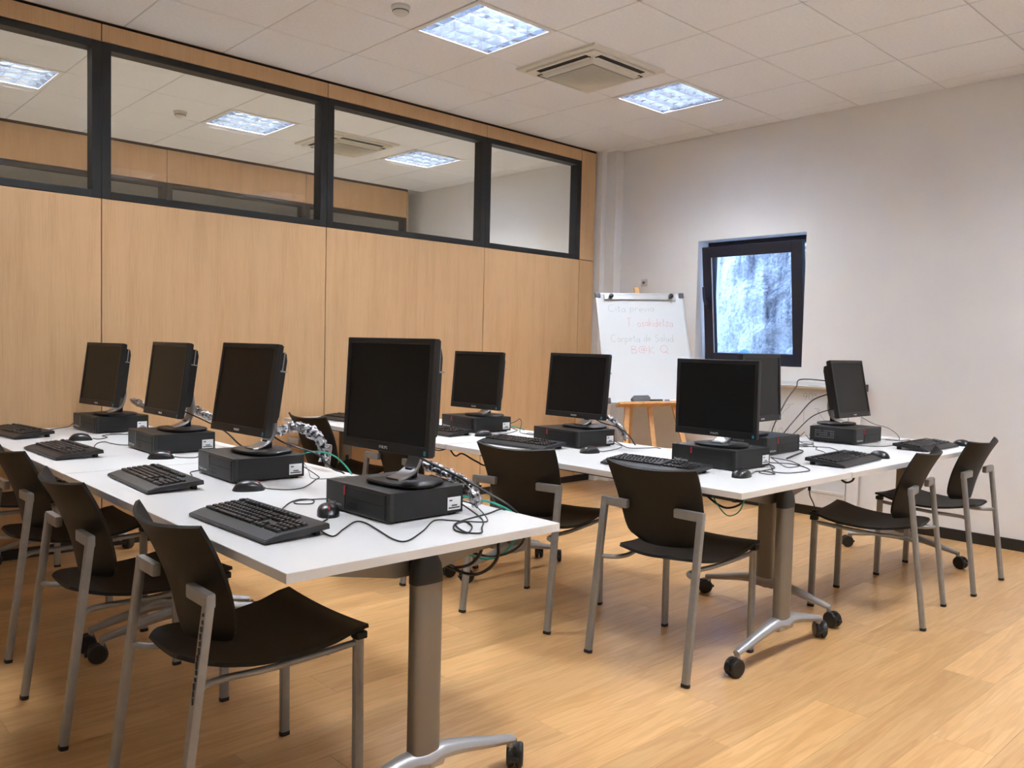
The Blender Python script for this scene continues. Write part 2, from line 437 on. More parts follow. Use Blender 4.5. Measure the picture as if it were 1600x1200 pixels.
# ---- glazed partition (wall_left)
def partition(xface, name, y_joints, z_sill, z_head, depth, panels_low=True, group=None):
    root = struct(link(name, None, None, (xface, 0, 0)))
    obj('core', boxm((-depth+0.02, YF, 0), (-0.02, 2.425, z_sill-0.03)), M_SUB, root)
    obj('head_core', boxm((-depth+0.02, YF, z_head+0.03), (-0.02, 2.425, HC+0.2)), M_SUB, root)
    obj('shadow_gap', boxm((-depth+0.02, YF, HC-0.012), (-0.012, 2.425, HC)), M_DARK, root)
    g = 0.003
    n = len(y_joints)
    for i in range(n-1):
        y0, y1 = y_joints[i], y_joints[i+1]
        hy = (y1-y0)/2
        last = i == n-2
        cy = (y0+y1)/2
        if last:    # narrow closing strip by the corner, wood all the way up
            for z0, z1 in ((0.06, z_sill), (z_sill, HC-0.012)):
                bm = B(); box(bm, (-0.02, -hy+g, z0+g), (0, hy-g, z1-g), 0.001); obj('panel', bm, M_PANEL, root, (0, cy, 0))
            obj('back_panel', boxm((-depth, -hy, 0), (-depth+0.02, hy, HC)), M_PANEL, root, (0, cy, 0))
            obj('strip_core', boxm((-depth+0.02, -hy, 0), (-0.02, hy, HC)), M_SUB, root, (0, cy, 0))
            continue
        bm = B(); box(bm, (-0.02, -hy+g, 0.06), (0, hy-g, z_sill-g), 0.001); obj('panel', bm, M_PANEL, root, (0, cy, 0))
        bm = B(); box(bm, (-0.02, -hy+g, z_head+g), (0, hy-g, HC-0.012), 0.001); obj('panel', bm, M_PANELH, root, (0, cy, 0))
        obj('back_panel', boxm((-depth, -hy+g, 0.06), (-depth+0.02, hy-g, z_sill-g)), M_PANEL, root, (0, cy, 0))
        obj('back_panel', boxm((-depth, -hy+g, z_head+g), (-depth+0.02, hy-g, HC-0.012)), M_PANELH, root, (0, cy, 0))
        w, hgt = 0.052, 0.042
        bm = B()
        box(bm, (-depth, -hy+0.001, z_sill), (0.004, -hy+w, z_head), 0.002); box(bm, (-depth, hy-w, z_sill), (0.004, hy-0.001, z_head), 0.002)
        box(bm, (-depth, -hy+w, z_sill), (0.004, hy-w, z_sill+hgt), 0.002); box(bm, (-depth, -hy+w, z_head-hgt), (0.004, hy-w, z_head), 0.002)
        obj('window_frame', bm, M_FRAME, root, (0, cy, 0))
        obj('pane', boxm((-depth/2-0.0015, -hy+w-0.004, z_sill+hgt-0.004), (-depth/2+0.0015, hy-w+0.004, z_head-hgt+0.004)), M_GLASS, root, (0, cy, 0))
    obj('skirting', boxm((-0.03, YF, 0), (0.0, 2.425, 0.058)), M_BASE, root)
    return root
partition(XP, 'wall_left', [YF, -3.41, -1.921, -0.432, 1.052, 2.212, 2.412], 2.068, 2.968, 0.09)
partition(XF, 'wall_far_left', [YF, -3.4, -1.925, -0.43, 1.06, 2.40, 2.424], 1.70, 2.755, 0.09)

# ---- window_1: fixed frame and a bottom-hung sash tilted into the room
win = struct(link('window_1', None, None, (0, 0, 0)))
yf0, yf1 = YW+0.155, YW+0.215
bm = B(); fw = 0.055
box(bm, (WX0, yf0, WZ0), (WX0+fw, yf1, WZ1), 0.003); box(bm, (WX1-fw, yf0, WZ0), (WX1, yf1, WZ1), 0.003)
box(bm, (WX0+fw, yf0, WZ0), (WX1-fw, yf1, WZ0+fw), 0.003); box(bm, (WX0+fw, yf0, WZ1-fw), (WX1-fw, yf1, WZ1), 0.003)
obj('frame', bm, M_WINF, win)
sh, stl = 0.995, 0.092
sash = link('sash', None, win, ((WX0+WX1)/2+0.012, yf0-0.012, WZ0+0.012), (math.radians(6.4), 0, 0))
hw = 0.456
bm = B()
box(bm, (-hw, -0.055, 0), (-hw+stl, 0, sh), 0.004); box(bm, (hw-stl, -0.055, 0), (hw, 0, sh), 0.004)
box(bm, (-hw+stl, -0.055, 0), (hw-stl, 0, stl), 0.004); box(bm, (-hw+stl, -0.055, sh-stl), (hw-stl, 0, sh), 0.004)
sm = obj('sash_frame', bm, M_WINF, sash)
obj('pane', boxm((-hw+stl-0.005, -0.030, stl-0.005), (hw-stl+0.005, -0.025, sh-stl+0.005)), M_WGLASS, sash)
bm = B(); box(bm, (-hw+0.03, -0.07, 0.46), (-hw+0.06, -0.055, 0.58), 0.004); sweep(bm, crom([(-hw+0.045, -0.066, 0.52), (-hw+0.045, -0.095, 0.52), (-hw+0.045, -0.112, 0.56), (-hw+0.045, -0.116, 0.66)]), 0.011, seg=8)
obj('handle', bm, M_WINF, sash, smooth=True)
obj('gasket', boxm((-hw+stl-0.004, -0.0565, stl), (-hw+stl+0.003, -0.05, sh-stl)), M_BALU, sash)
# outside: a narrow light well in front of a rough concrete wall
bm = B(); nx, nz = 70, 90
vs = [[bm.verts.new((-1.9+3.8*i/nx, 0, -0.2+4.2*j/nz)) for j in range(nz+1)] for i in range(nx+1)]
for i in range(nx+1):
    for j in range(nz+1):
        v = vs[i][j]; p = Vector((v.co.x*2.2, 3.1, v.co.z*1.6))
        v.co.y = YO+0.62+0.10*noise.noise(p)+0.05*noise.noise(p*3.1)+0.028*noise.noise(p*9)
for i in range(nx):
    for j in range(nz): bm.faces.new((vs[i][j], vs[i+1][j], vs[i+1][j+1], vs[i][j+1]))
struct(obj('wall_outside', bm, M_ROCK, smooth=True))
struct(obj('floor_outside', boxm((-1.9, YO, 0.2), (1.9, YO+0.9, 0.3)), M_ROCK))
struct(obj('trim_3', box(B(), (WX0-0.05, yf1, WZ0-0.03), (WX1+0.05, YO+0.06, WZ0+0.01), 0.004), M_WALL))   # outer sill
o = obj('ball', lathe(B(), [(0.004, -0.06)]+[(0.06*math.cos(a), 0.06*math.sin(a)) for a in [(-80+20*q)*PI/180 for q in range(9)]]+[(0.004, 0.06)], 20), M_BLUEBALL, None, (-0.49, YO-0.005, WZ0+0.0735), smooth=True)
tag(o, 'pale blue ball on the outer sill beyond the tilted window', 'ball')
o = obj('box', box(B(), (-0.085, -0.03, -0.045), (0.085, 0.03, 0.045), 0.006), M_GREYP, None, (-0.31, YO-0.005, WZ0+0.0565))
tag(o, 'small dark box beside the blue ball outside the window', 'box')

# ================================================================== CEILING FITTINGS
def luminaire(label, x, y, group):
    t = thing('ceiling_light', label, 'ceiling light', (x, y, HC), 0, group)
    bm = B(); a, b = 0.2975, 0.268
    box(bm, (-a, -a, -0.005), (a, -b, 0.006), 0.001); box(bm, (-a, b, -0.005), (a, a, 0.006), 0.001)
    box(bm, (-a, -b, -0.005), (-b, b, 0.006), 0.001); box(bm, (b, -b, -0.005), (a, b, 0.006), 0.001)
    obj('frame', bm, M_LFR, t)
    bm = B(); H = 0.10
    box(bm, (-b-0.004, -b-0.004, 0.006), (-b, b+0.004, H)); box(bm, (b, -b-0.004, 0.006), (b+0.004, b+0.004, H))
    box(bm, (-b, -b-0.004, 0.006), (b, -b, H)); box(bm, (-b, b, 0.006), (b, b+0.004, H)); box(bm, (-b, -b, H), (b, b, H+0.004))
    obj('housing', bm, M_LFR, t)
    for k in range(4):
        obj('tube', lathe(B(), [(0.013, -0.262), (0.013, 0.262)], 10, (-0.201+0.134*k, 0, 0.068), 1), M_TUBE, t, smooth=True)
    pr = [(-0.0015, 0.0), (0.0015, 0.0), (0.006, 0.022), (0.016, 0.054), (-0.016, 0.054), (-0.006, 0.022)]
    for k in range(3):
        bm = B(); prism(bm, [(-0.134+0.134*k+p[0], p[1]) for p in pr], 1, -b, b); obj('louvre_blade', bm, M_REFL, t)
    for k in range(5):
        c = -b+2*b*(k+0.5)/5
        bm = B(); prism(bm, [(c+p[0]*0.8, p[1]+0.001) for p in pr], 0, -b, b); obj('louvre_blade', bm, M_REFL, t)
    for r in range(4):
        R = Matrix.Rotation(r*PI/2, 4, 'Z')
        bm = B(); prism(bm, [(-b, 0.0), (-b+0.0015, 0.0), (-b+0.006, 0.022), (-b+0.018, 0.056), (-b, 0.056)], 1, -b, b)
        for v in bm.verts: v.co = R @ v.co
        obj('edge_reflector', bm, M_REFL, t)
    ld = bpy.data.lights.new('lamp_light', 'AREA'); ld.shape = 'SQUARE'; ld.size = 0.53; ld.energy = LAMP_W; ld.color = LAMP_COL
    link('lamp_light', ld, t, (0, 0, 0.094))
    return t
L0 = luminaire('square louvred ceiling light between the smoke detector and the air conditioner', *LAMPS[0], 'louvred ceiling lights of this room')
for i, (x, y) in enumerate(LAMPS[1:]):
    lab = ['square louvred ceiling light between the air conditioner and the window wall', 'square louvred ceiling light beyond the smoke detector, away from the air conditioner'][i] if i < 2 else 'louvred ceiling light above the open floor, '+['farthest from the window wall', 'second from the window wall', 'nearest the window wall'][i-2]
    dup(L0, (x, y, HC), 0, lab, 'louvred ceiling lights of this room')
LN = ['louvred ceiling light behind the partition glass, beside the small smoke detector', 'louvred ceiling light behind the partition glass, between air conditioner and white wall', 'louvred ceiling light behind the partition glass above its leftover blank bay']
LN[2] = 'louvred ceiling light behind the partition glass, farthest from the white wall'
next_lamp = None
for i, (x, y) in enumerate(LAMPS_NEXT+LAMPS_FAR):
    if i < 3: t = dup(L0, (x, y, HC), 0, LN[i], 'louvred ceiling lights of the next room')
    else: t = dup(L0, (x, y, HC), 0, 'added louvred ceiling light two rooms away behind both glazed partitions'+(', nearer the white wall' if i == 4 else ', farther from the white wall'))
    for c in t.children:
        if c.type == 'LIGHT':      # energy raised to brighten the rooms behind the partition glass
            if next_lamp is None: next_lamp = c.data.copy(); next_lamp.energy = LAMP_W*1.6
            c.data = next_lamp

def aircon(label, x, y):
    t = thing('air_conditioner', label, 'air conditioner', (x, y, HC), 0)
    bm = B()
    a, b = 0.345, 0.315
    # outer flange sloping to a lower face, with four long openings
    prism(bm, [(-a, -0.001), (a, -0.001), (a-0.006, -0.016), (-a+0.006, -0.016)], 1, -a, a)
    obj('panel', bm, M_ACW, t)
    bm = B()
    box(bm, (-0.30, -0.30, -0.030), (0.30, 0.30, -0.016), 0.006); obj('lower_panel', bm, M_ACW, t)
    for r in range(4):
        R = Matrix.Rotation(r*PI/2, 4, 'Z')
        bm = B(); box(bm, (-0.215, 0.232, -0.0335), (0.215, 0.282, -0.0285), 0.002, R); obj('air_outlet', bm, M_DARK, t)
        bm = B(); box(bm, (-0.213, 0.236, -0.040), (0.213, 0.254, -0.036), 0.0015, R); obj('flap', bm, M_ACW, t)
    bm = B(); g = 0.205
    vs = [[None]*13 for _ in range(13)]
    def f(s, tt):
        u = tt*2-1
        return (s*g, u*g, -0.062-0.018*(1-s*s)*(1-u*u))
    shell(bm, f, 10, 10, -0.006)
    b3 = B(); g0, g1 = 0.226, 0.208
    va = [b3.verts.new((a1*g0, a2*g0, -0.029)) for a1, a2 in ((-1, -1), (1, -1), (1, 1), (-1, 1))]; vb = [b3.verts.new((a1*g1, a2*g1, -0.0615)) for a1, a2 in ((-1, -1), (1, -1), (1, 1), (-1, 1))]
    for q in range(4): b3.faces.new((va[q], va[(q+1) % 4], vb[(q+1) % 4], vb[q]))
    b3.faces.new(vb); b3.faces.new(va[::-1]); obj('grille_surround', b3, M_ACW, t)
    bmesh.ops.recalc_face_normals(bm, faces=bm.faces)
    gr = obj('return_grille', bm, M_ACG, t, smooth=True)
    bm = B()
    for k in range(30):
        y0 = -g+0.012+(2*g-0.024)*k/29
        pts = [(-g+0.008+(2*g-0.016)*q/10, y0, f((-g+0.008+(2*g-0.016)*q/10)/g, (y0/g+1)/2)[2]-0.004) for q in range(11)]
        sweep(bm, pts, 0.0032, 0.003, 4)
    obj('grille_slats', bm, M_ACW, t, kind='stuff')
    return t
aircon('beige four-way cassette air conditioner in the ceiling between two louvred lights', -0.30, 0.625)
A2 = aircon('cassette air conditioner behind the partition glass', -3.30, 0.64)
def detector(label, x, y):
    t = thing('smoke_detector', label, 'smoke detector', (x, y, HC))
    obj('base', lathe(B(), [(0.052, 0), (0.052, -0.012), (0.048, -0.016)], 24), M_DET, t, smooth=True)
    obj('sensor_head', lathe(B(), [(0.046, -0.016), (0.042, -0.036), (0.030, -0.046), (0.012, -0.050)], 24), M_DET, t, smooth=True)
    obj('vent_ring', lathe(B(), [(0.0425, -0.026), (0.0455, -0.026), (0.0445, -0.031), (0.041, -0.031)], 24), M_GREYP, t)
    return t
detector('round white smoke detector on the ceiling of this room beside the louvred light', -0.369, -0.836)
detector('round smoke detector on the ceiling behind the partition glass', -3.40, -0.85)

# ================================================================== TABLES
def make_table(label, loc, rz, group):
    t = thing('training_table', label, 'table', loc, rz, group)
    L_, D_ = 1.75, 0.89
    bm = B(); box(bm, (-L_/2, -D_/2, TT-0.025), (L_/2, D_/2, TT), 0.0012)
    top = obj('table_top', bm, M_TABLE, t)
    bm = B(); e = 0.0008
    for (a, b) in (((-L_/2-e, -D_/2-e), (L_/2+e, -D_/2)), ((-L_/2-e, D_/2), (L_/2+e, D_/2+e)), ((-L_/2-e, -D_/2), (-L_/2, D_/2)), ((L_/2, -D_/2), (L_/2+e, D_/2))):
        box(bm, (a[0], a[1], TT-0.0245), (b[0], b[1], TT-0.0012))
    obj('edge_band', bm, M_EDGE, top)
    for s in (-1, 1):
        x = s*(L_/2-0.065)
        # column: deep oval section
        ring = []
        for k in range(28):
            a = 2*PI*k/28
            ring.append((math.copysign(abs(math.cos(a))**0.45, math.cos(a))*0.0235, math.copysign(abs(math.sin(a))**0.6, math.sin(a))*0.046))
        bm = B(); sweep(bm, [(x, 0, 0.12), (x, 0, 0.622)], 1, up=Vector((0, 1, 0)), ring=ring)
        leg = obj('leg', bm, M_ALU, t, smooth=True)
        obj('leg_slot', boxm((x-s*0.0235-0.001, -0.013, 0.34), (x-s*0.0235+0.001, 0.013, 0.46)), M_DARK, leg)
        # black cap hinge tapering to the top
        bm = B(); sweep(bm, [(x, 0, 0.622), (x, 0, 0.640), (x, 0, 0.672), (x, 0, 0.700), (x, 0, 0.708)], 1, up=Vector((0, 1, 0)), ring=ring, radii=[1.04, 1.04, 0.92, 0.60, 0.52])
        obj('hinge_cap', bm, M_CAST, leg, smooth=True)
        # bracket under the top
        xb = x-s*0.060
        bm = B(); prism(bm, [(-0.36, TT-0.0255), (-0.36, TT-0.042), (-0.07, 0.635), (0.07, 0.635), (0.36, TT-0.042), (0.36, TT-0.0255)], 0, xb-0.022, xb+0.022)
        obj('bracket', bm, M_ALU, t)
        bm = B(); box(bm, (min(x, xb)-0.0, -0.03, 0.645), (max(x, xb)+0.0, 0.03, 0.69), 0.003); obj('hinge_block', bm, M_CAST, t)
        # foot: two arms drooping to the casters
        bm = B()
        for q in (-1, 1):
            pts = crom([(x, 0, 0.135), (x, q*0.055, 0.142), (x, q*0.13, 0.132), (x, q*0.24, 0.108), (x, q*0.335, 0.088)], 5)
            n = len(pts)
            sweep(bm, pts, 0.028, 0.024, 10, radii=[1.25-0.72*(i/(n-1)) for i in range(n)])
            sweep(bm, [(x, q*0.328, 0.094), (x, q*0.328, 0.066)], 0.0115, seg=10)
        box(bm, (x-0.028, -0.058, 0.112), (x+0.028, 0.058, 0.152), 0.012)
        foot = obj('foot', bm, M_FOOT, t, smooth=True)
        for q in (-1, 1):
            bm = B()
            cx, cy = x+0.010*s, q*0.345
            prof = [(0.012, -0.003), (0.031, -0.002), (0.0365, 0.005), (0.0365, 0.016), (0.031, 0.021), (0.010, 0.022)]
            a = 0.5*q+0.3
            R = Matrix.Translation((cx-0.010*s, cy, 0.0368)) @ Matrix.Rotation(a, 4, 'Z')
            for w in (1, -1):
                b2 = B(); lathe(b2, [(r, w*(h+0.004)) for r, h in prof], 20, axis=0)
                me = bpy.data.meshes.new('tmp'); b2.to_mesh(me); b2.free()
                me.transform(R); bm.from_mesh(me); bpy.data.meshes.remove(me)
            box(bm, (-0.006, -0.030, 0.0), (0.006, 0.026, 0.037), 0.003, R)
            box(bm, (-0.012, -0.046, -0.006), (0.012, -0.028, 0.006), 0.002, R)
            obj('caster', bm, M_CAST, foot, smooth=True)
    bm = B(); box(bm, (-L_/2+0.10, -0.03, 0.648), (L_/2-0.10, 0.03, 0.688), 0.004); obj('beam', bm, M_ALU, t)
    bm = B(); box(bm, (-L_/2+0.14, -0.335, TT-0.052), (L_/2-0.14, -0.315, TT-0.0255), 0.003); obj('rail', bm, M_BLK, t)
    return t
TA1 = make_table('white training table at the free end of the row farthest from the window', (0.862, -2.149, 0), 0, 'white folding training tables on casters')
G = 'white folding training tables on casters'
dup(TA1, (-0.897, -2.149, 0), 0, 'white training table against the wood partition, in the row farthest from the window', G)
dup(TA1, (0.913, -0.340, 0), 0, 'white training table in the middle row, touching the end-on table', G)
dup(TA1, (-0.851, -0.345, 0), 0, 'white training table in the middle row, against the wood partition', G)
dup(TA1, (1.352, 0.985, 0), PI/2, 'white training table set end-on to the window wall by the leaning board', G)

# ================================================================== CHAIRS
def make_chair(label, loc, rz, group):
    t = thing('stacking_chair', label, 'chair', loc, rz, group)
    def interp(tab, x):
        for (a, b), (c, d) in zip(tab, tab[1:]):
            if x <= c:
                k = (x-a)/(c-a); k = k*k*(3-2*k) if False else k
                return b+(d-b)*k
        return tab[-1][1]
    def back(s, q):
        w = interp([(0, 0.125), (0.04, 0.158), (0.10, 0.178), (0.2, 0.190), (0.45, 0.204), (0.8, 0.214), (1, 0.217)], q)
        y = -0.150-0.030*q-0.083*q*q+0.058*s*s
        z = 0.477+0.314*q+0.014*s*s*q
        return (s*w, y, z)
    bm = shell(B(), back, 18, 22, 0.011); obj('backrest', bm, M_SEAT, t, smooth=True)
    def seat(s, q):
        w = interp([(0, 0.100), (0.03, 0.128), (0.08, 0.160), (0.16, 0.188), (0.3, 0.208), (0.6, 0.222), (1, 0.229)], q)
        y = -0.205+0.478*q
        z = 0.452-0.026*math.sin(PI*min(1, q/0.92))+0.010*s*s+0.012*max(0, q-0.8)/0.2
        return (s*w, y, z)
    bm = shell(B(), seat, 16, 24, 0.011); obj('seat', bm, M_SEAT, t, smooth=True)
    def rr(a, b, n=12, p=0.55):
        return [(math.copysign(abs(math.cos(2*PI*k/n+PI/n))**p, math.cos(2*PI*k/n+PI/n))*a, math.copysign(abs(math.sin(2*PI*k/n+PI/n))**p, math.sin(2*PI*k/n+PI/n))*b) for k in range(n)]
    for s in (-1, 1):
        # rear leg: rises leaning forward and turns inward behind the backrest
        pts = [Vector((s*0.236, -0.262, 0.012)), Vector((s*0.233, -0.222, 0.33)), Vector((s*0.231, -0.187, 0.612)), Vector((s*0.231, -0.186, 0.624)), Vector((s*0.230, -0.1855, 0.638))]
        bm = sweep(B(), pts, 1, ring=rr(0.0125, 0.0155), up=Vector((s*1, 0, 0)))
        box(bm, (min(s*0.112, s*0.2445), -0.196, 0.610), (max(s*0.112, s*0.2445), -0.172, 0.647), 0.007)
        lg = obj('leg', bm, M_CHR, t, smooth=True)
        obj('rubber_foot', sweep(B(), [(s*0.236, -0.2635, 0), (s*0.236, -0.262, 0.013)], 1, ring=rr(0.0132, 0.0172), up=Vector((s*1, 0, 0))), M_RUB, lg)
        bm = sweep(B(), [(s*0.214, 0.254, 0.012), (s*0.214, 0.250, 0.435)], 1, ring=rr(0.0115, 0.0155), up=Vector((0, 1, 0)))
        lg = obj('leg', bm, M_CHR, t, smooth=True)
        obj('rubber_foot', sweep(B(), [(s*0.214, 0.254, 0), (s*0.214, 0.254, 0.013)], 1, ring=rr(0.0122, 0.0162), up=Vector((0, 1, 0))), M_RUB, lg)
        pts = crom([(s*0.214, 0.250, 0.424), (s*0.205, 0.15, 0.415), (s*0.185, 0.0, 0.402), (s*0.165, -0.10, 0.398), (s*0.172, -0.165, 0.398), (s*0.205, -0.198, 0.398), (s*0.233, -0.213, 0.398)], 5)
        obj('side_rail', sweep(B(), pts, 0.0095, seg=10), M_CHR, t, smooth=True)
        bm = B(); box(bm, (s*0.214-0.018, 0.236, 0.434), (s*0.214+0.018, 0.270, 0.455), 0.004); obj('seat_clip', bm, M_RUB, t)
    obj('cross_bar', sweep(B(), [(-0.205, 0.16, 0.412), (0.205, 0.16, 0.412)], 0.0095, seg=10), M_CHR, t, smooth=True)
    return t
CG = 'black plastic stacking chairs with grey frames'
RA, RB = 'the row farthest from the window', 'the middle row'
CH1 = make_chair('black chair with chipped leg at the free end of '+RA, (1.262, -2.484, 0), 0.0, CG)
bm = B()
for k in range(13):     # worn paint along the right rear leg
    z = 0.60-0.017*k; y = -0.190-(0.585-z)*0.125-0.0168; w = 0.0008+0.0018*random.random(); h_ = 0.004+0.008*random.random(); x_ = 0.2395+0.002*math.sin(k*1.7)
    box(bm, (x_-w, y+0.0002, z-h_), (x_+w, y+0.004, z+h_*0.7))
spec = [((0.468, -2.522), 0.0, 'black chair, third from the partition, at '+RA),
        ((-0.408, -2.492), 0.02, 'black chair, second from the partition, at '+RA),
        ((-1.298, -2.49), 0.0, 'black chair next to the wood partition, at '+RA),
        ((1.417, -0.665), 0.035, 'black chair at the free end of '+RB),
        ((0.640, -0.705), 0.215, 'black chair turned slightly askew, third from the partition at '+RB),
        ((-0.30, -0.715), 0.0, 'black chair, second from the partition, at '+RB),
        ((-1.14, -0.745), 0.03, 'black chair next to the wood partition, at '+RB),
        ((1.692, 0.652), math.radians(99.5), 'black chair facing the end-on table, beside the middle row'),
        ((1.682, 1.474), math.radians(91.2), 'black chair facing the end-on table, nearest the white window wall')]
chairs = [CH1]
for (x, y), a, lab in spec: chairs.append(dup(CH1, (x, y, 0), a, lab, CG))
obj('chipped_paint', bm, M_RUB, CH1)

# ================================================================== COMPUTERS
PH = 0.090
def make_pc(name_variant):
    """returns a root with parts; variant 'red' has a red stripe, 'grey' a silver line"""
    t = thing('desktop_computer', '', 'computer')
    w, d = 0.170, 0.140
    bm = B(); box(bm, (-w, -d+0.016, 0.006), (w, d, PH), 0.003); obj('case', bm, M_PC, t)
    bm = B(); box(bm, (-w-0.001, -d, 0.004), (w+0.001, -d+0.018, PH+0.001), 0.004); bz = obj('front_bezel', bm, M_PCF, t)
    xs = -0.062
    bm = B(); box(bm, (xs+0.010, -d-0.0012, 0.010), (w-0.022, -d+0.003, PH-0.008), 0.001); obj('drive_panel', bm, M_PC, bz)
    bm = B(); box(bm, (xs+0.016, -d-0.0018, 0.047), (w-0.030, -d+0.002, 0.053)); obj('disc_slot', bm, M_DARK, bz)
    bm = B(); box(bm, (w-0.018, -d-0.0012, 0.008), (w-0.015, -d+0.002, PH-0.006)); obj('bezel_groove', bm, M_DARK, bz)
    for q in range(2):
        for p in range(2):
            x = xs+0.034+q*0.022; z = 0.018+p*0.014
            obj('front_port', boxm((x, -d-0.0018, z), (x+0.012, -d+0.001, z+0.006)), M_DARK, bz)
    if name_variant == 'red':
        bm = B(); box(bm, (xs-0.003, -d-0.003, 0.056), (xs+0.003, -d+0.002, PH-0.006), 0.0008); obj('red_stripe', bm, M_RED, bz)
        bm = B(); box(bm, (xs-0.002, -d-0.0014, 0.010), (xs+0.002, -d+0.002, 0.055)); obj('bezel_groove', bm, M_DARK, bz)
    else:
        bm = B(); box(bm, (xs-0.0015, -d-0.0022, 0.028), (xs+0.0015, -d+0.002, PH-0.006)); obj('silver_line', bm, M_SILV, bz)
    link('badge', BADGE, bz, (-0.118, -d-0.0009, 0.022), (PI/2, 0, 0))
    # asset sticker on the right side
    st = obj('sticker', boxm((w-0.0005, d-0.062, 0.016), (w+0.0008, d-0.010, 0.056)), M_LABEL, t)
    bm = B()
    for k, (z, y0, y1) in enumerate([(0.046, d-0.056, d-0.044), (0.030, d-0.046, d-0.024), (0.023, d-0.058, d-0.014)]):
        box(bm, (w, y0, z-0.0022), (w+0.0012, y1, z+0.0022))
    obj('print', bm, M_PRINT, st)
    obj('side_vent', boxm((w-0.0005, d-0.062, 0.060), (w+0.0006, d-0.008, 0.068)), M_DARK, t)
    # pierced vent field on the left side
    bm = B()
    for a in range(9):
        for b in range(4):
            if (a, b) in ((2, 1), (2, 2), (5, 3), (7, 1)): continue
            y = -0.01+a*0.0135; z = 0.026+b*0.0125
            box(bm, (-w-0.0006, y, z), (-w+0.001, y+0.0095, z+0.0075))
    obj('vent_holes', bm, M_GREYP, t, kind='stuff')
    fm = mesh_of(boxm((-0.012, -0.012, 0), (0.012, 0.012, 0.007)), 'rubber_foot', M_RUB)
    for a in (-1, 1):
        for b in (-1, 1): link('rubber_foot', fm, t, (a*0.145, b*0.11, 0))
    return t
BADGE = text_mesh('ThinkCentre', 0.0150, M_LOGO)
PBRAND = text_mesh('PHILIPS', 0.0125, M_LOGO)

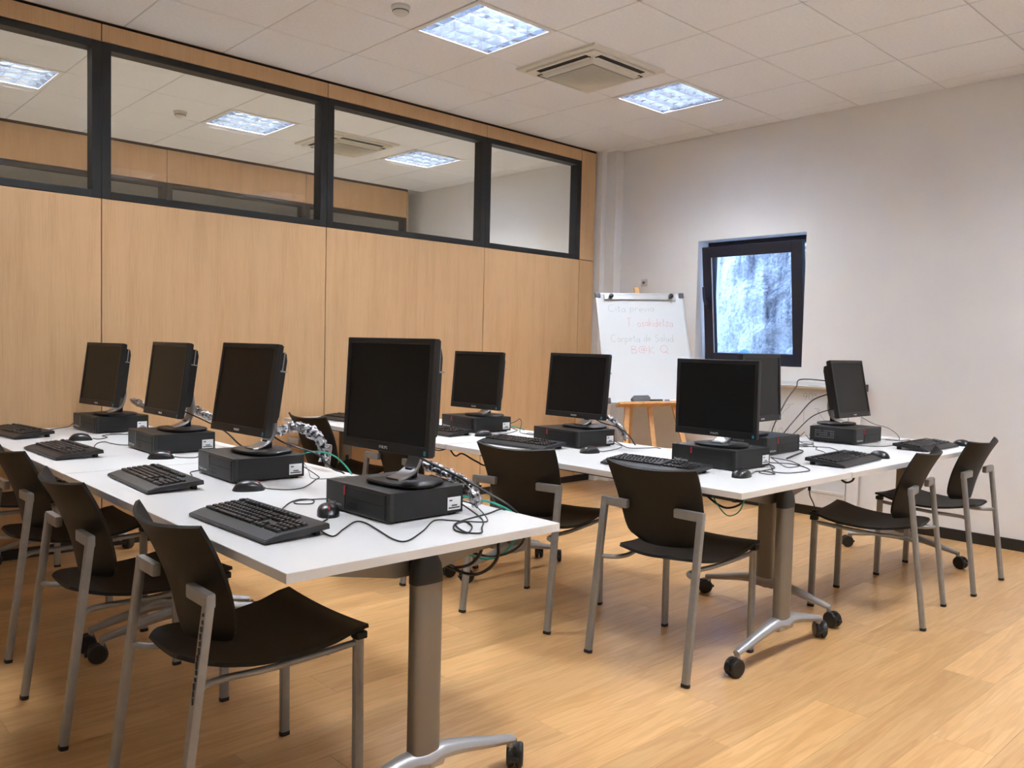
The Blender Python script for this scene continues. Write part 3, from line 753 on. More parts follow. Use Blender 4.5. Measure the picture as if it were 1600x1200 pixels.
# monitor meshes shared by all monitors
MW, MH = 0.41, 0.345
mon_meshes = {}
def make_monitor(label, fx, fy, fz, a, tilt, group):
    """front-face centre (fx,fy,fz), yaw a, backward tilt; the foot stands on the computer"""
    back = Vector((-math.sin(a), math.cos(a), 0))
    ztop = TT+PH+0.001
    base = Vector((fx, fy, 0)) + back*(0.085+0.02*math.sin(tilt))
    t = thing('monitor', label, 'monitor', (base.x, base.y, ztop), a, group)
    zc = fz-ztop
    def add(name, key, build, mat, parent, loc=None, rot=None, smooth=False):
        if key not in mon_meshes:
            mon_meshes[key] = build if isinstance(build, bpy.types.Mesh) else mesh_of(build(), name, mat, smooth)
        return link(name, mon_meshes[key], parent, loc, rot)
    ploc, prot = (0, -0.085, zc), (-tilt, 0, 0)
    hw, hh = MW/2, MH/2
    def bezel():
        bm = B(); bb = 0.017; bt = 0.030
        box(bm, (-hw, 0, hh-bb), (hw, 0.022, hh), 0.0025); box(bm, (-hw, 0, -hh), (hw, 0.022, -hh+bt), 0.0025)
        box(bm, (-hw, 0, -hh+bt-0.003), (-hw+bb, 0.022, hh-bb+0.003), 0.0025); box(bm, (hw-bb, 0, -hh+bt-0.003), (hw, 0.022, hh-bb+0.003), 0.0025)
        box(bm, (-hw+0.002, 0.008, -hh+0.002), (hw-0.002, 0.030, hh-0.002), 0.005)
        return bm
    bz = add('bezel', 'bezel', bezel, M_BLK, t, ploc, prot)
    add('screen', 'screen', lambda: boxm((-hw+0.014, 0.0035, -hh+0.026), (hw-0.014, 0.0085, hh-0.014)), M_SCR, bz)
    def rear():
        bm = B()
        prism(bm, [(-0.12, 0.029), (-0.115, 0.066), (-0.09, 0.074), (0.12, 0.074), (0.145, 0.066), (0.15, 0.029)], 0, -0.172, 0.172)
        for v in bm.verts: v.co = Vector((v.co.x*(1-3.2*max(0, v.co.z-0.029)*0.35), v.co.z, v.co.y))
        return bm
    add('rear_housing', 'rear', rear, M_BLK, bz)
    def clip():
        bm = B(); box(bm, (hw-0.036, 0.032, 0.075), (hw-0.028, 0.072, 0.080)); box(bm, (hw-0.034, 0.052, 0.080), (hw-0.031, 0.056, 0.15)); return bm
    add('silver_clip', 'clip', clip, M_SILV, bz)
    o = link('brand', PBRAND, bz, (0, -0.0006, -hh+0.013), (PI/2, 0, 0))
    add('energy_sticker', 'sticker', lambda: boxm((hw-0.020, -0.0008, -hh+0.006), (hw-0.011, 0.001, -hh+0.019)), M_BLUEST, bz)
    # D-shaped base plate
    def baseb():
        bm = B(); pts = []
        for k in range(32):
            an = 2*PI*k/32
            x = math.copysign(abs(math.cos(an))**0.62, math.cos(an))*0.125
            y = math.copysign(abs(math.sin(an))**0.75, math.sin(an))*0.098
            pts.append((x*(1-0.12*(y > 0)), y))
        rows = []
        for sc, z in ((0.97, 0), (1.0, 0.004), (1.0, 0.009), (0.96, 0.013), (0.5, 0.0165)):
            rows.append([bm.verts.new((p[0]*sc, p[1]*sc, z)) for p in pts])
        for i in range(4):
            for k in range(32): bm.faces.new((rows[i][k], rows[i][(k+1) % 32], rows[i+1][(k+1) % 32], rows[i+1][k]))
        bm.faces.new(rows[0][::-1]); bm.faces.new(rows[-1]); return bm
    add('base', 'base', baseb, M_BLK, t, smooth=True)
    # curved silver arm from the base up to the rear housing
    zz = zc-0.035; yy = -0.085+0.068+0.06*math.sin(tilt)*0
    key = 'arm%d' % round(zc*500)
    def arm():
        pr = crom([(-0.055, 0.014), (-0.02, 0.022), (0.018, 0.042), (0.038, 0.085), (0.040, 0.13), (0.022, zz+0.02), (-0.012, zz+0.055)], 6)
        bm = B()
        pts = [Vector((0, p.x, p.y)) for p in [Vector((q[0], q[1])) for q in pr]]
        ring = [(-0.029, -0.005), (0.029, -0.005), (0.031, 0), (0.029, 0.005), (-0.029, 0.005), (-0.031, 0)]
        sweep(bm, pts, 1, ring=ring, up=Vector((0, 0, 1)))
        return bm
    pr2 = [Vector((p[0], p[1], 0)) for p in [(-0.055, 0.014), (-0.02, 0.022), (0.018, 0.042), (0.038, 0.085), (0.040, 0.13), (0.022, zz+0.02), (-0.012, zz+0.055)]]
    def arm2():
        cur = crom(pr2, 6)
        bm = B()
        sweep(bm, [Vector((0, p.x, p.y)) for p in cur], 1, ring=[(-0.029, -0.006), (0.029, -0.006), (0.032, 0), (0.029, 0.006), (-0.029, 0.006), (-0.032, 0)])
        return bm
    add('stand_arm', key, arm2, M_SILV, t, smooth=True)
    add('arm_hub', 'hub', lambda: box(B(), (-0.016, 0.006, 0.014), (0.016, 0.034, 0.046), 0.004), M_BLK, t)
    return t

D2R = math.radians
ORD = {'A1': 'nearest the partition', 'A2': 'second from the partition', 'A3': 'third from the partition', 'A4': 'at the free end',
       'B0': 'nearest the partition', 'B1': 'second from the partition', 'B2': 'third from the partition', 'B3': 'at the free end'}
def where(k):
    if k[0] == 'A': return ORD[k]+', in '+RA
    if k[0] == 'B': return ORD[k]+', in '+RB
    return 'on the end-on table, '+('beside the middle row' if k == 'C1' else 'nearest the window wall')
PCS = {'A4': (1.289, -1.990, 1.06), 'A3': (0.397, -2.041, -1.6), 'A2': (-0.517, -2.001, -0.2), 'A1': (-1.505, -1.964, 3.2),
       'B0': (-1.36, -0.16, 0), 'B1': (-0.459, -0.160, -4.4), 'B2': (0.388, -0.187, -3.0), 'B3': (1.308, -0.189, -0.8),
       'C1': (1.135, 0.440, 91.0), 'C2': (1.176, 1.348, 90.2)}
MON = {'A1': (-1.421, -2.048, 1.054, 8.3, 7.7), 'A2': (-0.494, -2.043, 1.069, 1.25, 7.5), 'A3': (0.432, -2.095, 1.077, 3.45, 8.65), 'A4': (1.335, -2.058, 1.104, 4.3, 2.85),
       'B0': (-1.34, -0.235, 1.050, 2.0, 5.0), 'B1': (-0.384, -0.234, 1.048, 3.9, 5.0), 'B2': (0.418, -0.213, 1.055, 2.1, 5.4), 'B3': (1.330, -0.280, 1.047, 3.3, -0.25),
       'C1': (1.202, 0.343, 1.073, 93.4, 2.65), 'C2': (1.175, 1.407, 1.049, 89.5, 11.7)}
pc_red, pc_grey = make_pc('red'), make_pc('grey')
used = set()
for k, (x, y, a) in PCS.items():
    proto = pc_grey if k in ('A1', 'A2', 'A3') else pc_red
    lab = 'black desktop computer '+where(k)
    if proto.name not in used:
        used.add(proto.name); o = proto; o.location = (x, y, TT); o.rotation_euler = (0, 0, D2R(a)); o['label'] = lab; o['group'] = 'black desktop computers on the tables'
    else: o = dup(proto, (x, y, TT), D2R(a), lab, 'black desktop computers on the tables')
for k, (x, y, z, a, tl) in MON.items():
    make_monitor('black monitor '+where(k), x, y, z, D2R(a), D2R(tl), 'black monitors standing on the computers')

# keyboards
KW, KD = 0.462, 0.190
KT = math.radians(4.6)
def key_list():
    out = []; P = 0.0188
    x0 = -KW/2+0.012
    xn = x0+15*P+0.008; xm = xn+3*P+0.008
    rows = [0.064, 0.035, 0.016, -0.003, -0.022, -0.041]
    for i in range(16):
        if i in (1,): continue
        gap = [0, 0, 1, 1, 1, 1, 2, 2, 2, 2, 3, 3, 3, 3][i-0] if False else 0
    fx = [0]+[2+i for i in range(4)]+[6.5+i for i in range(4)]+[11+i for i in range(4)]
    for f in fx: out.append((x0+(f+0.5)*P, rows[0], 1))
    lay = [[1]*13+[2], [1.5]+[1]*12+[1.5], [1.75]+[1]*11+[2.25], [2.25]+[1]*10+[2.75], [1.5, 1.25, 1.25, 6, 1.25, 1.25, 2.5]]
    for r, L in enumerate(lay):
        u = 0
        for w in L: out.append((x0+(u+w/2)*P, rows[r+1], w)); u += w
    for i in range(3): out.append((xn+(i+0.5)*P, rows[0], 1))
    for r in (1, 2):
        for i in range(3): out.append((xn+(i+0.5)*P, rows[r], 1))
    out.append((xn+1.5*P, rows[4], 1))
    for i in range(3): out.append((xn+(i+0.5)*P, rows[5], 1))
    for r in range(1, 6):
        if r < 5:
            for i in range(3): out.append((xm+(i+0.5)*P, rows[r], 1))
        else: out.append((xm+P, rows[r], 2)); out.append((xm+2.5*P, rows[r], 1))
        out.append((xm+3.5*P, rows[r], 1))
    return out
KEYS = key_list()
KM = Matrix.Translation((0, -KD/2, 0.003)) @ Matrix.Rotation(KT, 4, 'X') @ Matrix.Translation((0, KD/2, 0))
key_mesh = {}
def keycap(w):
    if w not in key_mesh:
        bm = B(); P = 0.0188; a = w*P/2-0.0012; b = P/2-0.0012; h = 0.0075
        lo = [(-a, -b, 0), (a, -b, 0), (a, b, 0), (-a, b, 0)]; hi = [(-a+0.002, -b+0.0015, h), (a-0.002, -b+0.0015, h), (a-0.002, b-0.003, h), (-a+0.002, b-0.003, h)]
        v0 = [bm.verts.new(p) for p in lo]; v1 = [bm.verts.new(p) for p in hi]
        for i in range(4): bm.faces.new((v0[i], v0[(i+1) % 4], v1[(i+1) % 4], v1[i]))
        bm.faces.new(v1); bm.faces.new(v0[::-1])
        bm.faces.ensure_lookup_table()
        if w < 4:      # printed legend on the upper left of the cap
            q = [bm.verts.new((-a+0.0035+dx, b-0.0068+dy, h+0.0001)) for dx, dy in ((0, 0), (0.0028, 0), (0.0028, 0.0026), (0, 0.0026))]
            bm.faces.new(q).material_index = 1
        me = mesh_of(bm, 'key', M_KEY); me.materials.append(M_LOGO)
        key_mesh[w] = me
    return key_mesh[w]
kb_mesh = {}
def keyboard(label, x, y, a, group, single_keys, flip=False):
    t = thing('keyboard', label, 'keyboard', (x, y, TT), a, group)
    if not kb_mesh:
        bm = B()
        prof = [(-KD/2, 0.0), (-KD/2, 0.007), (-KD/2+0.040, 0.0150), (-KD/2+0.043, 0.0155), (KD/2-0.004, 0.0165), (KD/2, 0.013), (KD/2, 0.0)]
        prism(bm, prof, 0, -KW/2, KW/2)
        for v in bm.verts: v.co = KM @ v.co
        kb_mesh['body'] = mesh_of(bm, 'body', M_KEYB)
        bm = B(); box(bm, (-KW/2+0.004, -KD/2+0.003, 0.0), (KW/2-0.004, -KD/2+0.036, 0.0012))
        for v in bm.verts: v.co = KM @ (v.co + Vector((0, 0, 0.0075+ (v.co.y+KD/2)*0.195)))
        kb_mesh['palm'] = mesh_of(bm, 'palm_rest', M_KEYB)
        bm = B()
        box(bm, (-0.014, KD/2-0.032, 0.0), (0.014, KD/2-0.016, 0.020), 0.002)
        kb_mesh['foot'] = mesh_of(bm, 'tilt_foot', M_RUB)
        bm = B()
        for kx, ky, w in KEYS:
            me = keycap(w); b2 = B(); b2.from_mesh(me)
            for v in b2.verts: v.co = KM @ (v.co + Vector((kx, ky-0.0, 0.0155)))
            m2 = bpy.data.meshes.new('tmp'); b2.to_mesh(m2); b2.free(); bm.from_mesh(m2); bpy.data.meshes.remove(m2)
        kb_mesh['keys'] = mesh_of(bm, 'keys', M_KEY); kb_mesh['keys'].materials.append(M_LOGO)
    link('body', kb_mesh['body'], t); link('palm_rest', kb_mesh['palm'], t); [link('tilt_foot', kb_mesh['foot'], t, (q*0.195, 0, 0)) for q in (-1, 1)]
    if single_keys:
        for kx, ky, w in KEYS:
            o = link('key', keycap(w), t); p = KM @ Vector((kx, ky, 0.0155)); o.location = p; o.rotation_euler = (KT, 0, 0)
    else:
        o = link('keys', kb_mesh['keys'], t); o['kind'] = 'stuff'
    return t
KB = {'A4': (1.240, -2.425, 1.5), 'A3': (0.372, -2.398, -2), 'A2': (-0.620, -2.440, 2), 'A1': (-1.500, -2.430, 8),
      'B0': (-1.32, -0.52, 5), 'B1': (-0.452, -0.478, 2), 'B2': (0.285, -0.480, 4), 'B3': (1.205, -0.540, 3),
      'C1': (1.612, 0.408, 94), 'C2': (1.610, 1.425, 90)}
KBO = {}
for k, (x, y, a) in KB.items():
    KBO[k] = keyboard('black keyboard '+where(k), x, y, D2R(a), 'black keyboards on the tables', k in ('A4', 'A3'))

# mice
mouse_mesh = {}
def mouse(label, x, y, a, group, z=TT):
    t = thing('mouse', label, 'computer mouse', (x, y, z), a, group)
    if not mouse_mesh:
        def surf(s, q):      # q rear->front
            y = -0.055+0.110*q
            w = 0.030*(1-abs(2*q-1)**3.2)**0.5*(0.95+0.1*math.sin(PI*q))+0.002
            h = 0.037*max(0.0, math.sin(PI*(0.10+0.80*(1-q)**0.85)))**0.75*(1-abs(2*q-1)**6)*(1.06-0.34*q)+0.004
            ang = PI*(s+1)/2
            return (-w*math.cos(ang)*1.0, y, h*max(0.0, math.sin(ang))**0.62)
        bm = B(); nu, nv = 20, 18
        V = [[bm.verts.new(surf(-1+2*i/nu, j/nv)) for j in range(nv+1)] for i in range(nu+1)]
        for i in range(nu):
            for j in range(nv): bm.faces.new((V[i][j], V[i+1][j], V[i+1][j+1], V[i][j+1]))
        for j in range(nv): bm.faces.new((V[0][j], V[0][j+1], V[nu][j+1], V[nu][j]))
        bm.faces.new([V[i][0] for i in range(nu+1)]); bm.faces.new([V[i][nv] for i in range(nu, -1, -1)])
        mouse_mesh['body'] = mesh_of(bm, 'shell', M_MOUSE, True)
        mouse_mesh['wheel'] = mesh_of(lathe(B(), [(0.007, -0.0035), (0.009, -0.002), (0.009, 0.002), (0.007, 0.0035)], 14, (0, 0.030, 0.0225), 0), 'wheel', M_RED)
        mouse_mesh['split'] = mesh_of(boxm((-0.0006, 0.012, 0.018), (0.0006, 0.054, 0.0262)), 'button_gap', M_DARK)
    link('shell', mouse_mesh['body'], t); link('scroll_wheel', mouse_mesh['wheel'], t)
    return t
MS = {'A4': (1.232, -2.190, -118), 'A3': (0.706, -2.195, -22), 'A2': (-0.226, -2.155, -25), 'A1': (-1.080, -2.240, -15),
      'B1': (-0.165, -0.352, -12), 'B2': (0.688, -0.392, -14), 'B3': (1.572, -0.435, 5), 'C1': (1.640, 0.738, 75), 'C2': (1.690, 1.745, 70)}
MSO = {}
for k, (x, y, a) in MS.items():
    MSO[k] = mouse('black mouse '+where(k), x, y, D2R(a), 'black mice on the tables')

# ================================================================== CABLES
TZ = TT+0.0032
def onz(pts, z=TZ): return [(p[0], p[1], p[2] if len(p) > 2 else z) for p in pts]
r1 = 0.0021
cable('cord', onz([(1.280, -2.217, TT+0.008), (1.300, -2.235), (1.345, -2.29), (1.42, -2.322), (1.495, -2.330), (1.44, -2.265), (1.375, -2.185), (1.405, -2.170), (1.501, -2.192), (1.622, -2.222), (1.658, -2.204), (1.592, -2.104), (1.499, -1.99), (1.530, -1.95), (1.569, -1.92), (1.60, -1.87), (1.50, -1.835, TT+0.03), (1.42, -1.848, TT+0.04)]), r1, M_CABLE, MSO['A4'])
cable('cord', onz([(1.16, -2.328, TT+0.014), (1.13, -2.30), (1.06, -2.245), (1.00, -2.19), (0.975, -2.141), (1.01, -2.115), (1.06, -2.15), (1.03, -2.19), (0.99, -2.16), (1.01, -2.08), (1.06, -1.97), (1.10, -1.86), (1.20, -1.838, TT+0.03)]), r1, M_CABLE, KBO['A4'])
cable('computer_cable', onz([(1.43, -1.848, TT+0.035), (1.56, -1.86), (1.66, -1.944), (1.705, -1.987), (1.672, -2.015), (1.584, -1.978), (1.567, -1.928), (1.628, -1.954), (1.683, -2.017), (1.63, -2.02), (1.56, -1.95), (1.52, -1.80), (1.50, -1.715, TT+0.004), (1.50, -1.69, TT-0.04), (1.48, -1.71, 0.66), (1.42, -1.80, 0.63), (1.34, -1.95, 0.655)]), 0.0024, M_CABLE, label='thin black looped cable at the free end of '+RA)
cable('monitor_cable', [(1.33, -1.985, 0.945), (1.36, -1.93, 0.90), (1.43, -1.83, 0.84), (1.50, -1.755, 0.785), (1.545, -1.715, 0.748), (1.565, -1.685, 0.70), (1.555, -1.69, 0.63), (1.48, -1.75, 0.59), (1.36, -1.86, 0.625), (1.27, -1.96, 0.655)], 0.0042, M_CABLE, label='thick black monitor cable dropping over the back of the free-end table')
cable('network_cable', [(1.30, -1.852, 0.775), (1.34, -1.80, 0.772), (1.40, -1.745, 0.762), (1.48, -1.712, 0.748), (1.53, -1.688, 0.715), (1.525, -1.685, 0.64), (1.46, -1.74, 0.575), (1.34, -1.85, 0.62), (1.25, -1.95, 0.655)], 0.0035, M_GREEN, label='green network cable at the free end of '+RA)
cable('power_cable', [(1.49, -1.80, TT-0.027), (1.496, -1.80, 0.629), (1.474, -1.80, 0.589), (1.428, -1.80, 0.557), (1.347, -1.80, 0.534), (1.28, -1.82, 0.540)], 0.0055, M_CABLE, label='thick black power cable, shorter loop hanging under the free-end table')
cable('power_cable', [(1.575, -1.80, TT-0.027), (1.574, -1.80, 0.650), (1.571, -1.80, 0.614), (1.536, -1.80, 0.572), (1.468, -1.80, 0.537), (1.388, -1.80, 0.53), (1.31, -1.82, 0.545)], 0.0055, M_CABLE, label='thick black power cable, longer loop hanging under the free-end table')
pl = thing('power_plug', 'black plug at the cable loops hanging under the free-end table', 'plug', (1.285, -1.82, 0.540), 0.3)
bm = B(); box(bm, (-0.055, -0.02, -0.018), (0.03, 0.02, 0.018), 0.006); obj('plug_body', bm, M_CABLE, pl)
obj('socket_strip', box(B(), (-0.19, -0.026, -0.022), (-0.052, 0.026, 0.022), 0.004), M_BLK, pl)
cable('cord', onz([(0.725, -2.146, TT+0.008), (0.731, -2.135), (0.789, -2.089), (0.778, -2.021), (0.650, -1.90), (0.60, -1.86), (0.50, -1.868, TT+0.03)]), r1, M_CABLE, MSO['A3'])
cable('cord', onz([(0.38, -2.305, TT+0.016), (0.36, -2.27), (0.31, -2.235), (0.22, -2.20), (0.19, -2.10), (0.20, -1.95), (0.28, -1.88, TT+0.03)]), r1, M_CABLE, KBO['A3'])
cable('monitor_cable', [(0.44, -2.03, 0.93), (0.42, -1.93, 0.865), (0.46, -1.875, 0.838), (0.56, -1.845, 0.82), (0.60, -1.80, 0.765), (0.58, -1.74, TZ+0.002), (0.57, -1.69, 0.70)], 0.0036, M_CABLE, label='black cable behind the third computer of '+RA)
cable('network_cable', [(0.46, -1.90, 0.80), (0.52, -1.84, 0.825), (0.585, -1.79, 0.815), (0.61, -1.74, 0.765), (0.60, -1.69, 0.70)], 0.0033, M_GREEN, label='green network cable behind the third computer of '+RA)
cable('thin_cable', onz([(0.50, -1.87, TT+0.05), (0.56, -1.88, TT+0.02), (0.62, -1.90), (0.66, -1.85), (0.70, -1.80, TT+0.012), (0.72, -1.74), (0.71, -1.69, TT-0.03)]), 0.0016, M_GREY, label='thin grey cable by the third computer of '+RA)
cable('cord', onz([(-0.60, -2.347, TT+0.016), (-0.66, -2.30), (-0.786, -2.26), (-0.90, -2.21), (-0.93, -2.17), (-0.85, -2.165), (-0.76, -2.14), (-0.72, -2.05), (-0.71, -1.92), (-0.62, -1.87, TT+0.03)]), r1, M_CABLE, KBO['A2'])
cable('cord', onz([(-0.203, -2.106, TT+0.008), (-0.19, -2.08), (-0.16, -2.03), (-0.22, -1.98), (-0.18, -1.93), (-0.26, -1.88), (-0.40, -1.865, TT+0.03)]), r1, M_CABLE, MSO['A2'])
cable('monitor_cable', [(-0.48, -1.965, 0.92), (-0.40, -1.88, 0.87), (-0.28, -1.84, 0.83), (-0.20, -1.80, 0.77), (-0.19, -1.72, TZ+0.002), (-0.19, -1.69, 0.70)], 0.0036, M_CABLE, label='black cable draped behind the second computer of '+RA)
cable('cord', onz([(-1.48, -2.338, TT+0.016), (-1.58, -2.275), (-1.67, -2.21), (-1.745, -2.12), (-1.76, -2.05, TT+0.05), (-1.74, -1.97, TT+0.06), (-1.70, -1.85, TT+0.02)]), r1, M_CABLE, KBO['A1'])
cable('cord', onz([(-1.066, -2.187, TT+0.008), (-1.06, -2.16), (-1.12, -2.10), (-1.20, -2.10), (-1.24, -2.02), (-1.20, -1.93), (-1.30, -1.82, TT+0.02)]), r1, M_CABLE, MSO['A1'])
cable('cord', onz([(-0.154, -0.297, TT+0.008), (-0.15, -0.27), (-0.18, -0.15), (-0.26, 0.0), (-0.32, 0.045), (-0.40, 0.01, TT+0.03)]), r1, M_CABLE, MSO['B1'])
cable('computer_cable', onz([(-0.37, 0.0, TT+0.03), (-0.33, 0.05, TT+0.05), (-0.30, 0.06, TT+0.07), (-0.25, 0.03, TT+0.05), (-0.20, -0.03), (-0.112, -0.073), (-0.03, -0.062), (-0.04, -0.02), (-0.12, -0.03), (-0.08, -0.08), (0.05, -0.07), (0.16, -0.04), (0.24, -0.032, TT+0.03)]), 0.0022, M_CABLE, label='thin black cable looping between the second and third computers of '+RB)
cable('network_cable', onz([(-0.36, 0.0, TT+0.025), (-0.31, 0.04, TT+0.02), (-0.28, 0.075), (-0.29, 0.115, TT-0.02)]), 0.003, M_GREEN, label='short green network cable behind the second computer of '+RB)
cable('cord', onz([(0.702, -0.338, TT+0.008), (0.705, -0.31), (0.68, -0.18), (0.62, -0.06), (0.55, -0.015), (0.45, -0.03, TT+0.03)]), r1, M_CABLE, MSO['B2'])
cable('computer_cable', onz([(0.50, -0.035, TT+0.035), (0.57, -0.02, TT+0.01), (0.63, -0.05), (0.692, -0.078), (0.74, 0.00), (0.78, 0.05), (0.80, 0.12, TT-0.03)]), 0.0024, M_CABLE, label='black cable trailing right of the third computer of '+RB)
cable('monitor_cable', [(0.43, -0.13, 0.90), (0.47, -0.06, 0.855), (0.55, -0.01, 0.83), (0.60, 0.02, 0.79), (0.61, 0.06, TZ+0.003), (0.60, 0.12, 0.70)], 0.0036, M_CABLE, label='black cable curving down behind the third computer of '+RB)
cable('cord', onz([(1.568, -0.380, TT+0.008), (1.565, -0.35), (1.535, -0.26), (1.56, -0.22), (1.62, -0.25), (1.61, -0.29), (1.55, -0.26), (1.53, -0.10), (1.47, -0.02), (1.42, -0.035, TT+0.03)]), r1, M_CABLE, MSO['B3'])
cable('computer_cable', onz([(1.44, -0.04, TT+0.03), (1.52, -0.10), (1.585, -0.20), (1.642, -0.18), (1.665, -0.068), (1.647, 0.0), (1.56, 0.08), (1.49, 0.10), (1.42, 0.06), (1.33, 0.0, TT+0.02)]), 0.0022, M_CABLE, label='black cable kinked beside the free-end computer of '+RB)
cable('thin_cable', onz([(1.32, 0.24), (1.42, 0.12), (1.55, -0.02), (1.56, 0.08), (1.50, 0.15), (1.44, 0.20), (1.33, 0.23)]), 0.0019, M_CABLE, label='thin black cable zigzagging between the middle row and end-on table computers')
cable('cord', onz([(1.525, 0.44, TT+0.016), (1.47, 0.50), (1.43, 0.60), (1.36, 0.70), (1.29, 0.76), (1.24, 0.86), (1.15, 0.83), (1.00, 0.70), (0.97, 0.50, TT+0.03)]), r1, M_CABLE, KBO['C1'])
cable('cord', onz([(1.587, 0.752, TT+0.008), (1.56, 0.76), (1.48, 0.74), (1.40, 0.80), (1.30, 0.90), (1.22, 0.88), (1.16, 0.96), (1.08, 0.80), (0.96, 0.56, TT+0.03)]), r1, M_CABLE, MSO['C1'])
cable('cord', onz([(1.522, 1.42, TT+0.016), (1.46, 1.36), (1.44, 1.24), (1.36, 1.165), (1.22, 1.145), (1.08, 1.14), (1.00, 1.20, TT+0.03)]), r1, M_CABLE, KBO['C2'])
cable('cord', onz([(1.64, 1.763, TT+0.008), (1.60, 1.76), (1.50, 1.72), (1.44, 1.66), (1.46, 1.58, TT+0.02), (1.40, 1.60, TT+0.01), (1.36, 1.66), (1.30, 1.66), (1.16, 1.60), (1.04, 1.54, TT+0.03)]), r1, M_CABLE, MSO['C2'])
cable('monitor_cable', [(1.11, 1.30, 1.09), (1.00, 1.12, 1.10), (1.06, 0.95, 1.06), (1.08, 0.82, 1.00), (1.08, 0.75, 0.93), (1.06, 0.70, 0.82), (1.10, 0.66, 0.775), (1.20, 0.66, 0.745), (1.30, 0.60, TZ+0.003), (1.36, 0.40, TZ+0.003), (1.40, 0.25, TZ+0.003)], 0.0036, M_CABLE, label='black monitor cable bowing high between the two end-on table computers, outer curve')
cable('monitor_cable', [(1.09, 1.33, 1.02), (1.05, 1.18, 0.98), (1.05, 1.02, 0.90), (1.04, 0.92, 0.83), (1.02, 0.84, 0.76), (1.00, 0.76, TZ+0.002), (0.97, 0.62, TZ+0.01)], 0.0036, M_CABLE, label='black monitor cable bowing between the two end-on table computers, inner curve')
cable('power_cable', [(1.09, 1.40, 0.93), (1.02, 1.25, 0.88), (1.00, 1.10, 0.80), (0.99, 1.00, TZ+0.003), (1.02, 0.90, TZ+0.003), (0.98, 0.80, TZ+0.002)], 0.003, M_CABLE, label='black power cable tangled beside the computer nearest the window wall')
cable('thin_cable', onz([(1.01, 1.17, TT+0.05), (1.02, 1.08, TT+0.02), (1.08, 1.00), (1.15, 0.97), (1.12, 1.06), (1.05, 1.03), (1.10, 0.92), (1.20, 0.86), (1.16, 0.78), (1.06, 0.82), (1.00, 0.90)]), 0.0019, M_CABLE, label='thin black cable knotted between the two computers on the end-on table')
cable('thin_cable', [(1.20, 1.50, 0.875), (1.25, 1.56, 0.835), (1.33, 1.58, 0.815), (1.38, 1.60, 0.775), (1.36, 1.66, TZ), (1.30, 1.62, TZ)], 0.0018, M_CABLE, label='thin black cable hanging from the monitor nearest the window wall')
cable('power_cable', [(1.70, 0.20, TT-0.026), (1.702, 0.20, 0.683), (1.726, 0.20, 0.672), (1.753, 0.20, 0.685), (1.761, 0.20, TT-0.026)], 0.005, M_CABLE, label='short black cable loop hanging under the corner of the end-on table')
cable('under_cable', [(-0.56, -0.30, 0.66), (-0.523, -0.30, 0.605), (-0.476, -0.30, 0.581), (-0.416, -0.30, 0.602), (-0.295, -0.30, 0.572), (-0.18, -0.30, 0.56), (-0.05, -0.31, 0.66)], 0.005, M_CABLE, label='black cable sagging under the middle row near the wood partition')
cable('under_cable', [(-0.95, -0.30, 0.66), (-0.80, -0.30, 0.62), (-0.62, -0.32, 0.60), (-0.45, -0.33, 0.655)], 0.004, M_CABLE, label='thinner black cable under the middle row beside the partition end')
cable('under_cable', [(1.45, -0.55, 0.68), (1.52, -0.55, 0.635), (1.58, -0.55, 0.62), (1.64, -0.55, 0.645), (1.66, -0.55, 0.685)], 0.0045, M_CABLE, label='black cable loop hanging under the free end of the middle row')
cable('under_cable', [(1.50, -0.56, 0.68), (1.56, -0.56, 0.61), (1.60, -0.56, 0.592), (1.645, -0.56, 0.62), (1.67, -0.56, 0.685)], 0.0025, M_GREEN, label='thin greenish cable loop hanging under the free end of the middle row')
o = obj('power_box', box(B(), (-0.13, -0.05, -0.03), (0.13, 0.05, 0.03), 0.006), M_BLK, None, (0.42, 0.0, 0.618)); tag(o, 'black power box mounted under the middle table row', 'power box')

# cable bundles wrapped in clear crinkled film: dark wires inside a shiny irregular sleeve
def wrapped(label, pts, r):
    t = thing('cable_bundle', label, 'cable bundle', pts[0])
    o0 = Vector(pts[0]); P = [p-o0 for p in crom(pts, 10)]
    bm = B()
    for k in range(4):
        a = 2*PI*k/4
        sweep(bm, [p+Vector((0, math.cos(a)*r*0.42, math.sin(a)*r*0.42)) for p in P], r*0.17, seg=6)
    obj('wires', bm, M_CABLE, t, smooth=True)
    bm = B(); sweep(bm, P, r, seg=14, radii=[0.82+0.3*noise.noise(Vector((i*0.9, r*300, 1.3))) for i in range(len(P))])
    for v in bm.verts: v.co += Vector((noise.noise(v.co*70+Vector((3, 0, 0))), noise.noise(v.co*70), noise.noise(v.co*70+Vector((0, 9, 0)))))*r*0.35
    obj('film', bm, M_WRAP, t)
    return t
wrapped('clear-wrapped cable bundle arching down behind the third computer of '+RA, [(0.17, -1.80, 0.875), (0.257, -1.78, 0.899), (0.365, -1.775, 0.892), (0.443, -1.77, 0.867), (0.46, -1.76, 0.82), (0.465, -1.755, 0.775)], 0.026)
wrapped('clear-wrapped cable bundle between the second and third computers of '+RA, [(-0.80, -1.79, 0.900), (-0.65, -1.80, 0.89), (-0.50, -1.79, 0.867), (-0.30, -1.78, 0.845), (-0.10, -1.78, 0.85), (0.17, -1.80, 0.872)], 0.024)
wrapped('clear-wrapped cable bundle between the first and second computers of '+RA, [(-1.66, -1.79, 0.885), (-1.48, -1.79, 0.865), (-1.30, -1.79, 0.85), (-1.05, -1.79, 0.86), (-0.82, -1.79, 0.895)], 0.022)
wrapped('clear-wrapped cable bundle sloping down behind the free-end computer of '+RA, [(1.27, -1.85, 0.865), (1.36, -1.83, 0.845), (1.41, -1.815, 0.83), (1.45, -1.80, 0.795), (1.46, -1.79, 0.755)], 0.022)
